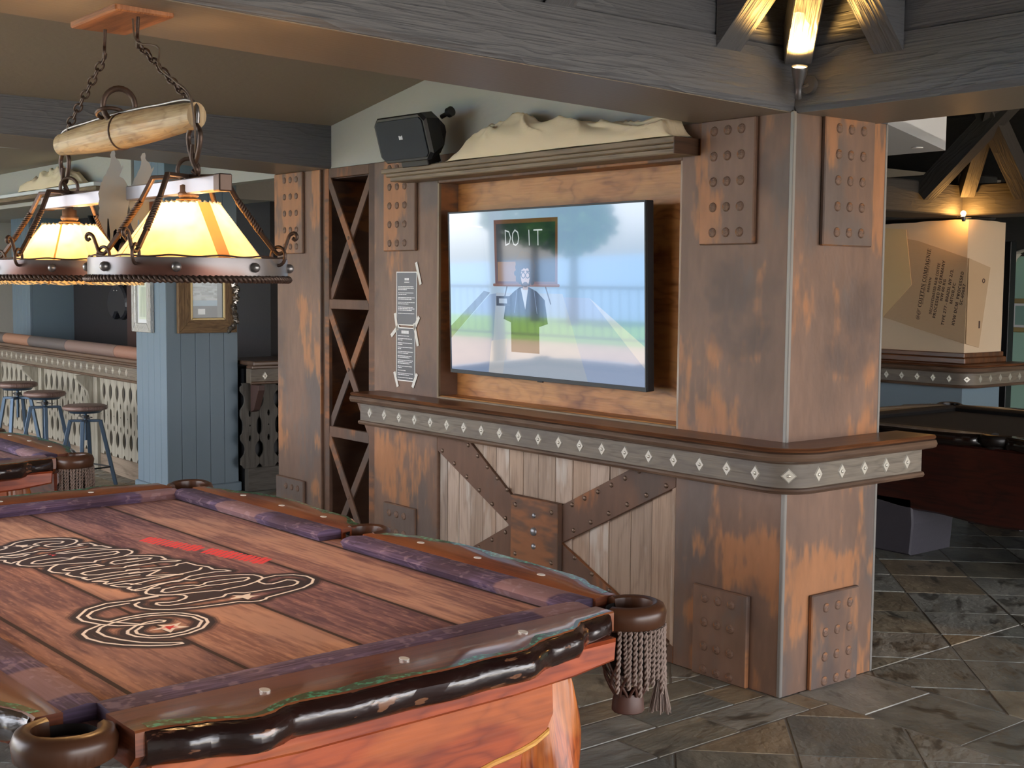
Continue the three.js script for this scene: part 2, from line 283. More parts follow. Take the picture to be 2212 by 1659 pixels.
// beam: section in (x, y) swept along z with the underside rising by slope
function beamZ(x0, x1, yb, yt, z0, z1, rise, ch = 0.02) {
  const s = [[x1, yb + ch], [x1 - ch * 0.7, yb], [x0 + ch * 0.7, yb], [x0, yb + ch], [x0, yt], [x1, yt]];
  const A = s.map(([x, y], i) => [x, y + (i < 4 ? rise * z0 : 0), z0]), B = s.map(([x, y], i) => [x, y + (i < 4 ? rise * z1 : 0), z1]), F = [A, B];
  s.forEach((_, i) => F.push([A[i], A[(i + 1) % 6], B[(i + 1) % 6], B[i]]));
  return guv(polys(F, [(x0 + x1) / 2, (yb + yt) / 2, (z0 + z1) / 2]), 'z');
}
{ // ceiling beams: heavy lower timber and a second one above it
  const a = thing('ceiling_beam', 'dark grey painted timber beam running over the pool table lamp to the riveted corner pillar', 'beam', [0, 0, 0], 0);
  part('lower_timber', beamZ(-0.52, 0, 2.363, 2.6, -0.62, 5.6, 0.025), M.beam, a);
  part('upper_timber', bx(-0.5, -0.008, 2.604, 3.4, -0.62, 5.6, 0.008, 'z'), M.beam, a);
  part('soffit_board', beamZ(-0.515, -0.02, 2.36, 2.59, -0.62, 5.6, 0.025, 0.002), M.beamUnder, a);
  const b = thing('ceiling_beam', 'dark grey painted timber beam carrying the spotlight, running right from the corner pillar', 'beam');
  part('lower_timber', guv(polys((() => { const s = [[0, 2.38], [-0.016, 2.358], [-0.53, 2.358], [-0.53, 2.6], [0, 2.6]], A = s.map(([z, y]) => [0.001, y, z]), B = s.map(([z, y]) => [6.5, y, z]), F = [A, B]; s.forEach((_, i) => F.push([A[i], A[(i + 1) % 5], B[(i + 1) % 5], B[i]])); return F; })(), [3, 2.5, -0.25]), 'x'), M.beam, b);
  part('soffit_board', bx(0.002, 6.5, 2.3565, 2.362, -0.528, -0.02, 0.001, 'x'), M.beamUnder, b);
  part('upper_timber', bx(0.0, 6.5, 2.604, 3.4, -0.5, -0.006, 0.008, 'x'), M.beam, b);
  const c = thing('ceiling_beam', 'dark grey beam at the low edge of the sloping ceiling, running over the far riveted pillar', 'beam');
  part('lower_timber', beamZ(-4.19, -3.56, 2.366, 3.4, -0.62, 5.6, 0.03, 0.012), M.beam, c);
  part('soffit_board', beamZ(-4.18, -3.575, 2.363, 3.3, -0.62, 5.6, 0.03, 0.002), M.beamUnder, c);
  const up = thing('roof_strut', 'lamplit rough-sawn hip strut rising straight above the corner spotlight', 'strut');
  part('timber', bar([0.03, 2.6, 0.03], [1.0, 3.35, 1.0], 0.105, 0.16, 0.004, [0, 1, 0]), M.beam, up);
  const l = thing('roof_strut', 'lamplit rough-sawn strut rising from the beam on the left of the spotlight', 'strut');
  part('timber', guv(polys((() => { const z0 = 0.325, z1 = 0.46, s = [[0, 2.555], [0, 2.78], [1.0, 3.78], [1.2, 3.755]], F = [s.map(([x, y]) => [x, y, z0]), s.map(([x, y]) => [x, y, z1])]; s.forEach((_, i) => { const p = s[i], q = s[(i + 1) % 4]; F.push([[p[0], p[1], z0], [q[0], q[1], z0], [q[0], q[1], z1], [p[0], p[1], z1]]); }); return F; })(), [0.5, 3.1, 0.39]), 'x'), M.beam, l);
  const r = thing('roof_strut', 'lamplit rough-sawn strut rising from the beam on the right of the spotlight', 'strut');
  part('timber', guv(polys((() => { const x0 = 0.365, x1 = 0.49, s = [[0, 2.535], [0, 2.76], [1.0, 3.76], [1.2, 3.735]], F = [s.map(([z, y]) => [x0, y, z]), s.map(([z, y]) => [x1, y, z])]; s.forEach((_, i) => { const p = s[i], q = s[(i + 1) % 4]; F.push([[x0, p[1], p[0]], [x0, q[1], q[0]], [x1, q[1], q[0]], [x1, p[1], p[0]]]); }); return F; })(), [0.43, 3.1, 0.5]), 'z'), M.beam, r);
  const e = thing('roof_strut', 'dark strut end on the long beam, cut by the top edge of the picture', 'strut');
  part('timber', guv(polys((() => { const z0 = 1.16, z1 = 1.29, s = [[0, 2.6], [0, 2.82], [1.0, 3.82], [1.2, 3.8]], F = [s.map(([x, y]) => [x, y, z0]), s.map(([x, y]) => [x, y, z1])]; s.forEach((_, i) => { const p = s[i], q = s[(i + 1) % 4]; F.push([[p[0], p[1], z0], [q[0], q[1], z0], [q[0], q[1], z1], [p[0], p[1], z1]]); }); return F; })(), [0.5, 3.1, 1.22]), 'x'), M.beam, e);
  struct('ceiling_high', [bx(-0.1, 6.5, 3.78, 3.9, -0.1, 5.6, 0, 'x')], M.darkCeil);
}
{ // steel wall spotlight in the corner, pointing up and out
  const s = thing('wall_spotlight', 'small polished steel spotlight shining up in the corner of the two beams', 'lamp', [0.085, 2.385, 0.085]);
  part('mount_disc', cyl([-0.01, 0.07, -0.085], [-0.01, 0.07, -0.068], 0.036, 0.034, 24), M.ironBright, s);
  part('swivel', cyl([-0.01, 0.07, -0.07], [0.006, 0.05, 0.0], 0.006, 0.006, 8), M.ironBright, s);
  const q = new THREE.Quaternion().setFromUnitVectors(V(0, 1, 0), V(0.3, 1, 0.33).normalize());
  const st = part('stem', lathe([[0.0001, 0.01], [0.014, 0.01], [0.014, 0.04], [0.013, 0.055], [0.027, 0.1], [0.031, 0.13], [0.031, 0.134], [0.0285, 0.134], [0.026, 0.12]], 24), M.ironBright, s); st.quaternion.copy(q);
  const bl = part('bulb_glow', lathe([[0.026, 0.118], [0.0265, 0.128], [0.015, 0.132], [0.0001, 0.133]], 20), std({ color: 0xffffff, emissive: 0xffd28a, emissiveIntensity: 16 }), s); bl.quaternion.copy(q);
  const L = new THREE.SpotLight(0xffc063, 2.6, 0, 1.1, 0.5, 2); L.name = 'spot_lamp'; L.position.set(0.085, 2.385, 0.085).add(V(0, 0.15, 0).applyQuaternion(q)); L.target.position.copy(L.position).add(V(0.2, 1, 0.22)); L.castShadow = true; L.shadow.radius = 1; scene.add(L, L.target);
}
// ------------------------------------------------------------------ the riveted kiosk
const rivetG = dome(0.021, 0.009, 12), boltG = dome(0.012, 0.009, 10);
const rivetFront = rivetG.clone().rotateX(Math.PI / 2), rivetSide = rivetG.clone().rotateZ(-Math.PI / 2), boltFront = boltG.clone().rotateX(Math.PI / 2);
function rivets(parent, geo, list, m = M.rust) { for (const [x, y, z] of list) part('rivet', geo, m, parent).position.set(x, y, z); }
const grid = (xs, ys, f) => ys.flatMap((y) => xs.map((x) => f(x, y)));
const rowsT = [2.316, 2.212, 2.107, 2.002, 1.897], rowsB = [0.34, 0.236, 0.131, 0.028];
{ // corner pillar under the beams
  const k = thing('riveted_pillar', 'rust brown riveted corner pillar with two faces in view, right of the television', 'pillar', [0, 0, 0]);
  part('front_panel', bx(-0.6, -0.014, 0, 2.363, -0.62, 0, 0.002, 'x', 1.15, 0.62), M.rust, k);
  part('side_panel', bx(-0.5, 0, 0, 2.363, -0.612, -0.014, 0.002, 'z', 1.3, 0.7), M.rust, k);
  part('corner_trim', bx(-0.016, 0.003, 0, 2.366, -0.016, 0.003, 0.003, 'y'), M.steelStrip, k);
  part('corner_trim', bx(-0.004, 0.003, 0, 2.363, -0.622, -0.608, 0.002, 'y'), M.steelStrip, k);
  const pl = (x0, x1, y0, y1) => part('rivet_plate', bx(x0, x1, y0, y1, 0, 0.022, 0.005, 'x', 3 + y0, 0.4), M.rust, k);
  const ps = (z0, z1, y0, y1) => part('rivet_plate', bx(0, 0.022, y0, y1, z0, z1, 0.005, 'z', 2 + y0, 0.9), M.rust, k);
  const xs = [-0.398, -0.324, -0.25], zs = [-0.262, -0.342, -0.424];
  rivets(pl(-0.475, -0.178, 1.846, 2.362), rivetFront, grid(xs, rowsT, (x, y) => [x, y, 0.0215]));
  rivets(pl(-0.468, -0.162, 0.0, 0.393), rivetFront, grid(xs, rowsB, (x, y) => [x, y, 0.0215]));
  rivets(ps(-0.505, -0.175, 1.842, 2.362), rivetSide, grid(zs, rowsT, (z, y) => [0.0215, y, z]));
  rivets(ps(-0.49, -0.172, 0.0, 0.402), rivetSide, grid(zs, rowsB, (z, y) => [0.0215, y, z]));
}
function frontPillar(label, x0, x1, px0, px1, rx, wrap) {
  const k = thing('riveted_pillar', label, 'pillar');
  part('front_panel', bx(x0, x1, 0, 2.363, wrap ? -0.62 : -0.5, 0, 0.004, 'x', x0 * 1.7, 0.5), M.rust, k);
  const xs = [rx, rx + 0.075, rx + 0.15];
  rivets(part('rivet_plate', bx(px0, px1, 1.852, 2.362, 0, 0.022, 0.005, 'x', 1 + x0, 0.2), M.rust, k), rivetFront, grid(xs, rowsT, (x, y) => [x, y, 0.0215]));
  rivets(part('rivet_plate', bx(px0, px1, 0.0, 0.41, 0, 0.022, 0.005, 'x', 5 + x0, 0.2), M.rust, k), rivetFront, grid(xs, rowsB.map((y) => y + 0.014), (x, y) => [x, y, 0.0215]));
}
frontPillar('rust brown riveted pillar between the lattice panel and the television niche', -3.034, -2.4, -2.905, -2.59, -2.84);
frontPillar('rust brown riveted pillar at the far left end of the kiosk beside the dark bar', -4.19, -3.645, -4.187, -3.832, -4.05, true);
{ // X lattice of flat steel in front of a dark recess
  const k = thing('lattice_panel', 'narrow rusty steel lattice panel of crossed bars in front of a dark recess', 'panel');
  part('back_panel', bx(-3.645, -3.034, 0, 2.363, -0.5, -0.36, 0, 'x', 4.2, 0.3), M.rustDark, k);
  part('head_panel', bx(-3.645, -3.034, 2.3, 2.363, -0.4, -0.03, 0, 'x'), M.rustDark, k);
  part('frame_side', bx(-3.6, -3.55, 0, 2.363, -0.03, -0.004, 0.003, 'y'), M.rustDull, k);
  part('frame_side', bx(-3.1, -3.034, 0, 2.363, -0.03, -0.004, 0.003, 'y', 2), M.rustDull, k);
  part('seam_strip', bx(-3.645, -3.604, 0, 2.363, -0.06, -0.02, 0.002, 'y'), M.ledge, k);
  for (const [a, b] of [[2.305, 2.363], [1.512, 1.571], [0.724, 0.79], [0, 0.02]]) part('cross_bar', bx(-3.55, -3.1, a, b, -0.028, -0.006, 0.003, 'x'), M.rustDull, k);
  for (const [y0, y1] of [[1.571, 2.305], [0.79, 1.512], [0.02, 0.724]]) {
    part('diagonal_bar', bar([-3.565, y0 - 0.01, -0.024], [-3.085, y1 + 0.01, -0.024], 0.012, 0.052, 0.002, [0, 0.5, 0]), M.rustDull, k);
    const d = part('diagonal_bar', bar([-3.565, y1 + 0.01, -0.012], [-3.085, y0 - 0.01, -0.012], 0.012, 0.052, 0.002, [0, 0.5, 0]), M.rustDull, k);
    part('bolt', boltFront, M.rust, d).position.set(-3.325, (y0 + y1) / 2, -0.006);
  }
}
{ // niche for the television
  const k = thing('tv_niche', 'stained plywood niche with rusty surround behind the television', 'niche');
  part('back_board', bx(-2.4, -0.6, 1.03, 2.22, -0.3, -0.13, 0, 'x'), M.ply, k);
  part('side_reveal', bx(-2.401, -2.392, 1.03, 2.212, -0.131, -0.002, 0.001, 'y', 0.3), M.rust, k);
  part('edge_strip', bx(-2.402, -2.386, 1.03, 2.212, -0.012, 0.004, 0.002, 'y'), M.shelf, k);
  part('edge_strip', bx(-0.606, -0.594, 1.03, 2.212, -0.01, 0.002, 0.002, 'y'), M.plank[2], k);
  part('lintel', bx(-2.4, -0.6, 2.212, 2.363, -0.2, -0.001, 0.003, 'x', 0.7, 0.2), M.rust, k);
  part('sill', bx(-2.39, -0.606, 1.03, 1.064, -0.131, -0.006, 0.004, 'x'), M.ply, k);
  part('sill_trim', bx(-2.39, -0.606, 1.046, 1.06, -0.006, 0.002, 0.003, 'x'), M.shelf, k);
}
{ // boarded panel under the ledge with a bolted X brace
  const k = thing('plank_panel', 'weathered vertical plank panel with bolted brown X brace under the ledge', 'panel');
  part('backing', bx(-2.4, -0.6, 0, 1.0, -0.3, -0.035, 0), M.rust, k);
  const xs = [-2.398, -2.33, -2.225, -2.12, -2.01, -1.9, -1.792, -1.679, -1.559, -1.43, -1.304, -1.178, -1.044, -0.9, -0.762, -0.63], r = rng(5);
  for (let i = 0; i < xs.length - 1; i++) part('plank', bx(xs[i] + 0.0012, xs[i + 1] - 0.0012, 0.0, 0.9, -0.035, -0.02 + (r() - 0.5) * 0.005, 0.002, 'y', i * 1.37, i * 0.73), M.plank[i === 11 ? 2 : Math.floor(r() * 4)], k);
  part('side_batten', bx(-0.628, -0.601, 0, 0.9, -0.035, -0.004, 0.003, 'y'), M.plank[0], k);
  const zt = -0.001, zb = -0.02, brace = (pts, off) => part('brace_board', guv(prism(pts, zb, zt, 0.002), 'x', off, off), M.rustDull, k);
  const cx = -1.54, cy = 0.442;
  const arms = [[[-2.398, 0.761], [-2.398, 0.9], [-2.2, 0.9], [-1.6, 0.5], [-1.6, 0.36]], [[-0.602, 0.791], [-0.602, 0.9], [-0.76, 0.9], [-1.48, 0.545], [-1.48, 0.358]], [[-2.398, 0.0], [-2.398, 0.11], [-1.6, 0.53], [-1.6, 0.36], [-2.27, 0.0]], [[-0.602, 0.0], [-0.602, 0.075], [-1.48, 0.47], [-1.48, 0.3], [-0.85, 0.0]]];
  const B = arms.map((q, i) => brace(q, i * 1.9));
  const lines = [[-2.35, 0.765, -1.75, 0.452, -2.2, 0.868, -1.75, 0.605], [-0.66, 0.79, -1.32, 0.47, -0.83, 0.835, -1.32, 0.6], [-2.3, 0.02, -1.75, 0.29, -2.35, 0.115, -1.75, 0.425], [-0.8, 0.01, -1.31, 0.272, -0.64, 0.08, -1.31, 0.385]];
  lines.forEach(([ax, ay, bX, by, cX, cY, dx, dy], j) => { for (let i = 0; i < 6; i++) for (const [p, q, s, t] of [[ax, ay, bX, by], [cX, cY, dx, dy]]) part('bolt', boltFront, M.bolt, B[j]).position.set(mix(p, s, i / 5.4), mix(q, t, i / 5.4), -0.001); });
  const c = part('centre_plate', bx(-1.72, -1.357, 0.272, 0.613, -0.004, 0.028, 0.003, 'y', 0.8, 0.4), M.rustDull, k);
  for (const [x, y] of [[-1.68, 0.565], [-1.4, 0.565], [-1.68, 0.315], [-1.4, 0.315]]) part('bolt', boltFront, M.bolt, c).position.set(x, y, 0.027);
  for (const [y, s] of [[0.53, 1.1], [0.45, 1.9], [0.375, 1.3]]) { const b = part('bolt', boltFront, M.boltLight, c); b.position.set(-1.535, y, 0.027); b.scale.setScalar(s); }
}
// ------------------------------------------------------------------ ledge swept around the kiosk
function sweep(profile, stations, axisU = true, closedProfile = true) { // profile [[outward, y]], stations [[x, z, nx, nz]]
  const n = profile.length, F = [], pos = [], uv = []; let run = 0;
  const P = (s, [o, y]) => [s[0] + s[2] * o, y, s[1] + s[3] * o];
  for (let i = 0; i < stations.length - 1; i++) {
    const a = stations[i], b = stations[i + 1], pa = P(a, [0.12, 0]), pb = P(b, [0.12, 0]), L = Math.hypot(pa[0] - pb[0], pa[2] - pb[2]); let w = 0;
    for (let j = 0; j < (closedProfile ? n : n - 1); j++) {
      const p = profile[j], q = profile[(j + 1) % n], W = Math.hypot(p[0] - q[0], p[1] - q[1]);
      const A = P(a, p), B = P(b, p), C = P(b, q), D = P(a, q);
      pos.push(...A, ...C, ...B, ...A, ...D, ...C); uv.push(run, w, run + L, w + W, run + L, w, run, w, run, w + W, run + L, w + W); w += W;
    }
    run += L;
  }
  for (const [s, flip] of [[stations[0], false], [stations[stations.length - 1], true]]) {
    const t = THREE.ShapeUtils.triangulateShape(profile.map(([o, y]) => new THREE.Vector2(o, y)), []);
    for (let f of t) { if (flip) f = f.slice().reverse(); for (const i of f) { pos.push(...P(s, profile[i])); uv.push(profile[i][0], profile[i][1]); } }
  }
  let g = new THREE.BufferGeometry(); g.setAttribute('position', new THREE.Float32BufferAttribute(pos, 3)); g.setAttribute('uv', new THREE.Float32BufferAttribute(uv, 2)); g.computeVertexNormals();
  return toCreasedNormals(g, 0.6);
}
const roll = (o, y, r, k = 8) => Array.from({ length: k }, (_, i) => [o + r * Math.cos((i / k) * 2 * Math.PI), y + r * Math.sin((i / k) * 2 * Math.PI)]).reverse();
function ledgeStations(x0, z1) { const s = [[x0, 0, 0, 1], [x0 / 2, 0, 0, 1]]; for (let i = 0; i <= 8; i++) { const a = (i / 8) * Math.PI / 2; s.push([0, 0, Math.sin(a), Math.cos(a)]); } s.push([0, z1 / 2, 1, 0], [0, z1, 1, 0]); return s; }
const studG = (() => { const F = [], o = [[0.026, 0], [0, 0.034], [-0.026, 0], [0, -0.034]], i = o.map(([a, b]) => [a * 0.8, b * 0.8]); for (let k = 0; k < 4; k++) { const l = (k + 1) % 4; F.push([[...o[k], 0], [...o[l], 0], [...i[l], 0.004], [...i[k], 0.004]]); } F.push(i.map((p) => [...p, 0.004])); return mergeGeometries([polys(F, [0, 0, -0.02]), at(dome(0.008, 0.005, 8).toNonIndexed().rotateX(Math.PI / 2), 0, 0, 0.004)]); })();
function ledge(k, x0, z1, studsX, studsZ, corner = true) {
  const st = ledgeStations(x0, z1);
  part('top_board', sweep([[0.001, 1.034], [0.196, 1.034], [0.2, 1.042], [0.194, 1.05], [0.001, 1.05]].reverse(), st), M.ledgeTop, k);
  part('roll_moulding', sweep(roll(0.186, 1.013, 0.021), st), M.ledge, k);
  part('step_moulding', sweep([[0.001, 0.982], [0.145, 0.982], [0.15, 1.0], [0.176, 1.02], [0.176, 1.034], [0.001, 1.034]].reverse(), st), M.ledge, k);
  part('fascia', sweep([[0.001, 0.874], [0.132, 0.874], [0.132, 0.986], [0.001, 0.986]].reverse(), st), M.fascia, k);
  part('bead_moulding', sweep(roll(0.136, 0.874, 0.0125), st), M.ledge, k);
  for (const x of studsX) part('diamond_stud', studG, M.stud, k).position.set(x, 0.934, 0.132);
  for (const z of studsZ) { const s = part('diamond_stud', studG, M.stud, k); s.position.set(0.132, 0.934, z); s.rotation.y = Math.PI / 2; }
  if (corner) { const s = part('diamond_stud', studG, M.stud, k); s.position.set(0.132 * Math.SQRT1_2, 0.934, 0.132 * Math.SQRT1_2); s.rotation.y = Math.PI / 4; s.scale.set(1.25, 0.9, 1); }
}
ledge(thing('bar_ledge', 'moulded dark wood drinks ledge with diamond studs wrapping the riveted kiosk', 'ledge'), -2.975, -0.75, Array.from({ length: 20 }, (_, i) => -0.041 - 0.149 * i), [0, 1, 2, 3, 4].map((i) => -0.042 - 0.1495 * i));
{ // mantel shelf over the television
  const k = thing('display_shelf', 'pale brown moulded wooden shelf above the television', 'shelf', [0, 0, 0]);
  part('top_board', bx(-2.72, -0.5, 2.27, 2.296, -0.001, 0.158, 0.004, 'x'), M.shelf, k);
  part('moulding', bx(-2.69, -0.5, 2.25, 2.271, -0.001, 0.148, 0.005, 'x'), M.shelf, k);
  part('moulding', bx(-2.66, -0.5, 2.225, 2.251, -0.001, 0.14, 0.005, 'x'), M.shelf, k);
  part('end_cap', bx(-0.503, -0.497, 2.226, 2.296, 0, 0.156, 0.001, 'z'), M.shelfEnd, k);
}
// ------------------------------------------------------------------ television
function canvasTex(w, h, draw) { const c = document.createElement('canvas'); c.width = w; c.height = h; const x = c.getContext('2d'); draw(x, w, h); const t = new THREE.CanvasTexture(c); t.colorSpace = THREE.SRGBColorSpace; t.magFilter = THREE.LinearFilter; return t; }
const poly = (c, pts, fill) => { c.fillStyle = fill; c.beginPath(); pts.forEach(([x, y], i) => (i ? c.lineTo(x, y) : c.moveTo(x, y))); c.closePath(); c.fill(); };
const line = (c, pts, col, w) => { c.strokeStyle = col; c.lineWidth = w; c.lineJoin = c.lineCap = 'round'; c.beginPath(); pts.forEach(([x, y], i) => (i ? c.lineTo(x, y) : c.moveTo(x, y))); c.stroke(); };
{
  const W = 1280, H = 720, P = (l) => l.map(([u, v]) => [u * W, v * H]);
  const screen = canvasTex(W, H, (c) => {
    const g = c.createLinearGradient(0, 0, W, 0); g.addColorStop(0, '#a9c4de'); g.addColorStop(0.25, '#bcd3e8'); g.addColorStop(0.6, '#9dbfdf'); g.addColorStop(1, '#8fb6da'); c.fillStyle = g; c.fillRect(0, 0, W, H);
    poly(c, P([[0, 0], [0.19, 0], [0.23, 0.5], [0, 0.76]]), '#b4cde4'); // left wall
    poly(c, P([[0.0, 0.05], [0.2, 0.09], [0.2, 0.1], [0, 0.065]]), '#d9e6f2');
    poly(c, P([[0, 0.72], [0.2, 0.49], [0.235, 0.5], [0.0, 0.8]]), '#6b7686'); // dark skirting of the desk
    poly(c, P([[0, 0.8], [0.235, 0.51], [0.3, 0.5], [0.235, 1], [0, 1]]), '#94a9c9'); // desk side
    poly(c, P([[0.62, 0.52], [0.75, 0.52], [1, 0.9], [1, 1], [0.74, 1]]), '#a9bcdc'); // right desk
    poly(c, P([[0.75, 0.52], [1, 0.78], [1, 0.9]]), '#cfd6e2');
    poly(c, P([[0.27, 0.5], [0.62, 0.5], [0.74, 1], [0.235, 1]]), '#b9c6d6'); // floor between
    poly(c, P([[0.24, 0.8], [0.33, 0.78], [0.3, 1], [0.22, 1]]), '#c7ccd2');
    // easel and blackboard
    line(c, P([[0.335, 0.44], [0.31, 0.56]]), '#564f52', 7); line(c, P([[0.53, 0.44], [0.56, 0.56]]), '#564f52', 7);
    poly(c, P([[0.262, 0.055], [0.6, 0.055], [0.596, 0.455], [0.266, 0.455]]), '#6d3b2c');
    poly(c, P([[0.274, 0.08], [0.588, 0.08], [0.584, 0.43], [0.278, 0.43]]), '#131c2a');
    c.fillStyle = '#9c6a2c'; c.fillRect(0.28 * W, 0.31 * H, 0.1 * W, 0.12 * H);
    line(c, P([[0.258, 0.452], [0.602, 0.452]]), '#8a5232', 12);
    const T = (pts) => line(c, P(pts), '#e8edf2', 6);
    T([[0.325, 0.12], [0.327, 0.21]]); T([[0.325, 0.12], [0.345, 0.13], [0.354, 0.165], [0.346, 0.2], [0.327, 0.21]]);
    T([[0.378, 0.12], [0.366, 0.14], [0.363, 0.175], [0.37, 0.205], [0.381, 0.212], [0.393, 0.2], [0.398, 0.17], [0.393, 0.135], [0.378, 0.12]]);
    T([[0.452, 0.125], [0.454, 0.212]]); T([[0.478, 0.125], [0.52, 0.125]]); T([[0.499, 0.125], [0.499, 0.212]]);
    // seated man: jacket, shirt, head, hair, glasses
    poly(c, P([[0.37, 0.49], [0.4, 0.465], [0.45, 0.465], [0.49, 0.49], [0.53, 0.54], [0.545, 0.68], [0.5, 0.7], [0.5, 0.86], [0.35, 0.86], [0.35, 0.68], [0.31, 0.66], [0.325, 0.54]]), '#16233f');
    poly(c, P([[0.405, 0.47], [0.445, 0.47], [0.428, 0.6]]), '#d6dce6');
    line(c, P([[0.385, 0.48], [0.37, 0.62]]), '#8fa3c4', 3); line(c, P([[0.475, 0.48], [0.49, 0.62]]), '#8fa3c4', 3);
    const r = rng(3); c.fillStyle = '#2b1d18';
    for (let i = 0; i < 320; i++) { const a = r() * 6.283, q = Math.sqrt(r()); c.beginPath(); c.arc((0.428 + Math.cos(a) * q * 0.05) * W, (0.355 + Math.sin(a) * q * 0.1) * H, 4 + r() * 8, 0, 7); c.fill(); }
    c.fillStyle = '#d2bab2'; c.beginPath(); c.ellipse(0.43 * W, 0.398 * H, 0.0235 * W, 0.064 * H, 0, 0, 7); c.fill();
    c.fillStyle = '#c3a9a1'; c.fillRect(0.416 * W, 0.44 * H, 0.028 * W, 0.04 * H);
    c.fillStyle = '#5a443e'; c.beginPath(); c.ellipse(0.43 * W, 0.449 * H, 0.015 * W, 0.016 * H, 0, 0, 7); c.fill();
    line(c, P([[0.424, 0.437], [0.438, 0.437]]), '#4a3430', 4);
    c.strokeStyle = '#16161a'; c.lineWidth = 3.5; for (const u of [0.4195, 0.4425]) { c.beginPath(); c.ellipse(u * W, 0.393 * H, 0.0098 * W, 0.0165 * H, 0, 0, 7); c.stroke(); }
    line(c, P([[0.4295, 0.392], [0.433, 0.392]]), '#16161a', 3); line(c, P([[0.412, 0.37], [0.426, 0.368]]), '#2b1d18', 4); line(c, P([[0.436, 0.368], [0.45, 0.37]]), '#2b1d18', 4);
    line(c, P([[0.431, 0.395], [0.433, 0.42]]), '#a98880', 3);
    c.fillStyle = '#2b1d18'; for (let i = 0; i < 60; i++) { const s = r() < 0.5 ? -1 : 1; c.beginPath(); c.arc((0.43 + s * (0.026 + r() * 0.018)) * W, (0.36 + r() * 0.085) * H, 4 + r() * 5, 0, 7); c.fill(); } for (let i = 0; i < 50; i++) { c.beginPath(); c.arc((0.405 + r() * 0.05) * W, (0.315 + r() * 0.03) * H, 4 + r() * 6, 0, 7); c.fill(); }
    c.fillStyle = '#33374a'; c.fillRect(0.27 * W, 0.52 * H, 0.075 * W, 0.06 * H); c.fillStyle = '#b9c6d6'; c.fillRect(0.285 * W, 0.535 * H, 0.045 * W, 0.03 * H);
  });
  const t = thing('television', 'large slim flat-screen television showing a man under a chalkboard reading DO IT', 'television', [-1.524, 1.624, 0.02]);
  t.rotation.set(0.029, -0.005, 0, 'YXZ');
  const w = 0.745, h = 0.426;
  part('housing', bx(-w, w, -h, h, -0.05, -0.004, 0.004), M.blackPlastic, t);
  for (const [a, b, c, d] of [[-w, w, h - 0.009, h], [-w, w, -h, -h + 0.02], [-w, -w + 0.009, -h + 0.02, h - 0.009], [w - 0.009, w, -h + 0.02, h - 0.009]]) part('bezel', bx(a, b, c, d, -0.004, 0.003, 0.001), M.blackPlastic, t);
  const sm = phy({ color: 0x060708, emissive: 0xffffff, emissiveMap: screen, emissiveIntensity: 0.68, roughness: 0.06, ior: 1.55, clearcoat: 0.6, clearcoatRoughness: 0.03 });
  const sg = new THREE.PlaneGeometry(2 * w - 0.018, 2 * h - 0.029); part('screen', at(sg, 0, 0.0055, 0.0005), sm, t);
  part('sensor_bump', bx(-0.02, 0.02, -h - 0.006, -h + 0.001, -0.01, 0.002, 0.002), M.blackPlastic, t);
  part('wall_bracket', [bx(-0.2, 0.2, -0.12, 0.12, -0.078, -0.049, 0.004), bx(-0.15, 0.15, -0.2, 0.2, -0.15, -0.075, 0.004)], M.black, t);
}
// ------------------------------------------------------------------ two taped notices
function notice(name, label, x0, x1, y0, y1, rows, tapes, seed) {
  const r = rng(seed);
  const tx = canvasTex(256, 384, (c) => {
    c.fillStyle = '#e9e6e2'; c.fillRect(0, 0, 256, 384); c.fillStyle = '#4b4a52'; c.fillRect(7, 7, 242, 370);
    c.fillStyle = '#e6e4e6'; rows.title.forEach(([x, y, w, h]) => { for (let q = x; q < x + w; q += 9) c.fillRect(q, y, 7, h); });
    let y = rows.y0; while (y < rows.y1) { const n = 1 + Math.floor(r() * 3); for (let k = 0; k < n && y < rows.y1; k++, y += 11) { const L = (k === n - 1 ? 0.2 + r() * 0.6 : 0.86 + r() * 0.1) * 214; let q = 22; while (q < 22 + L) { const wd = 6 + r() * 16; c.fillRect(q, y, Math.min(wd, 22 + L - q), 5); q += wd + 3; } } y += rows.gap; }
  });
  const t = thing(name, label, 'notice', [(x0 + x1) / 2, y0, 0.001]);
  const w = (x1 - x0) / 2, h = y1 - y0;
  part('paper', bx(-w, w, 0, h, 0, 0.0012, 0, null), std({ color: 0xdedad5, roughness: 0.8 }), t);
  part('print', at(new THREE.PlaneGeometry(2 * w, h), 0, h / 2, 0.0016), std({ map: tx, roughness: 0.35 }), t);
  const tm = std({ color: 0xd8d3cb, roughness: 0.4 });
  for (const [x, y, a, L] of tapes) { const m = part('tape', bx(-0.011, 0.011, -L / 2, L / 2, 0, 0.0008, 0, null), tm, t); m.position.set(x * w, y * h, 0.0026); m.rotation.z = a; }
}
notice('taped_notice', 'upper dark printed notice with mostly blank foot taped to the brown pillar', -2.798, -2.594, 1.436, 1.737, { title: [[104, 46, 48, 16], [100, 72, 56, 6]], y0: 104, y1: 300, gap: 12 }, [[1.15, 0.97, 0.35, 0.13], [-1.0, 0.06, 0.25, 0.1], [0.98, 0.05, -0.6, 0.09]], 4);
notice('taped_notice', 'lower dark printed notice filled with text taped to the brown pillar above the ledge', -2.8, -2.61, 1.121, 1.424, { title: [[72, 22, 96, 22]], y0: 58, y1: 366, gap: 9 }, [[-1.1, 0.93, -0.9, 0.1], [1.1, 0.88, 0.3, 0.13], [-0.98, 0.02, 0.4, 0.09], [0.98, 0.03, -0.5, 0.09]], 9);
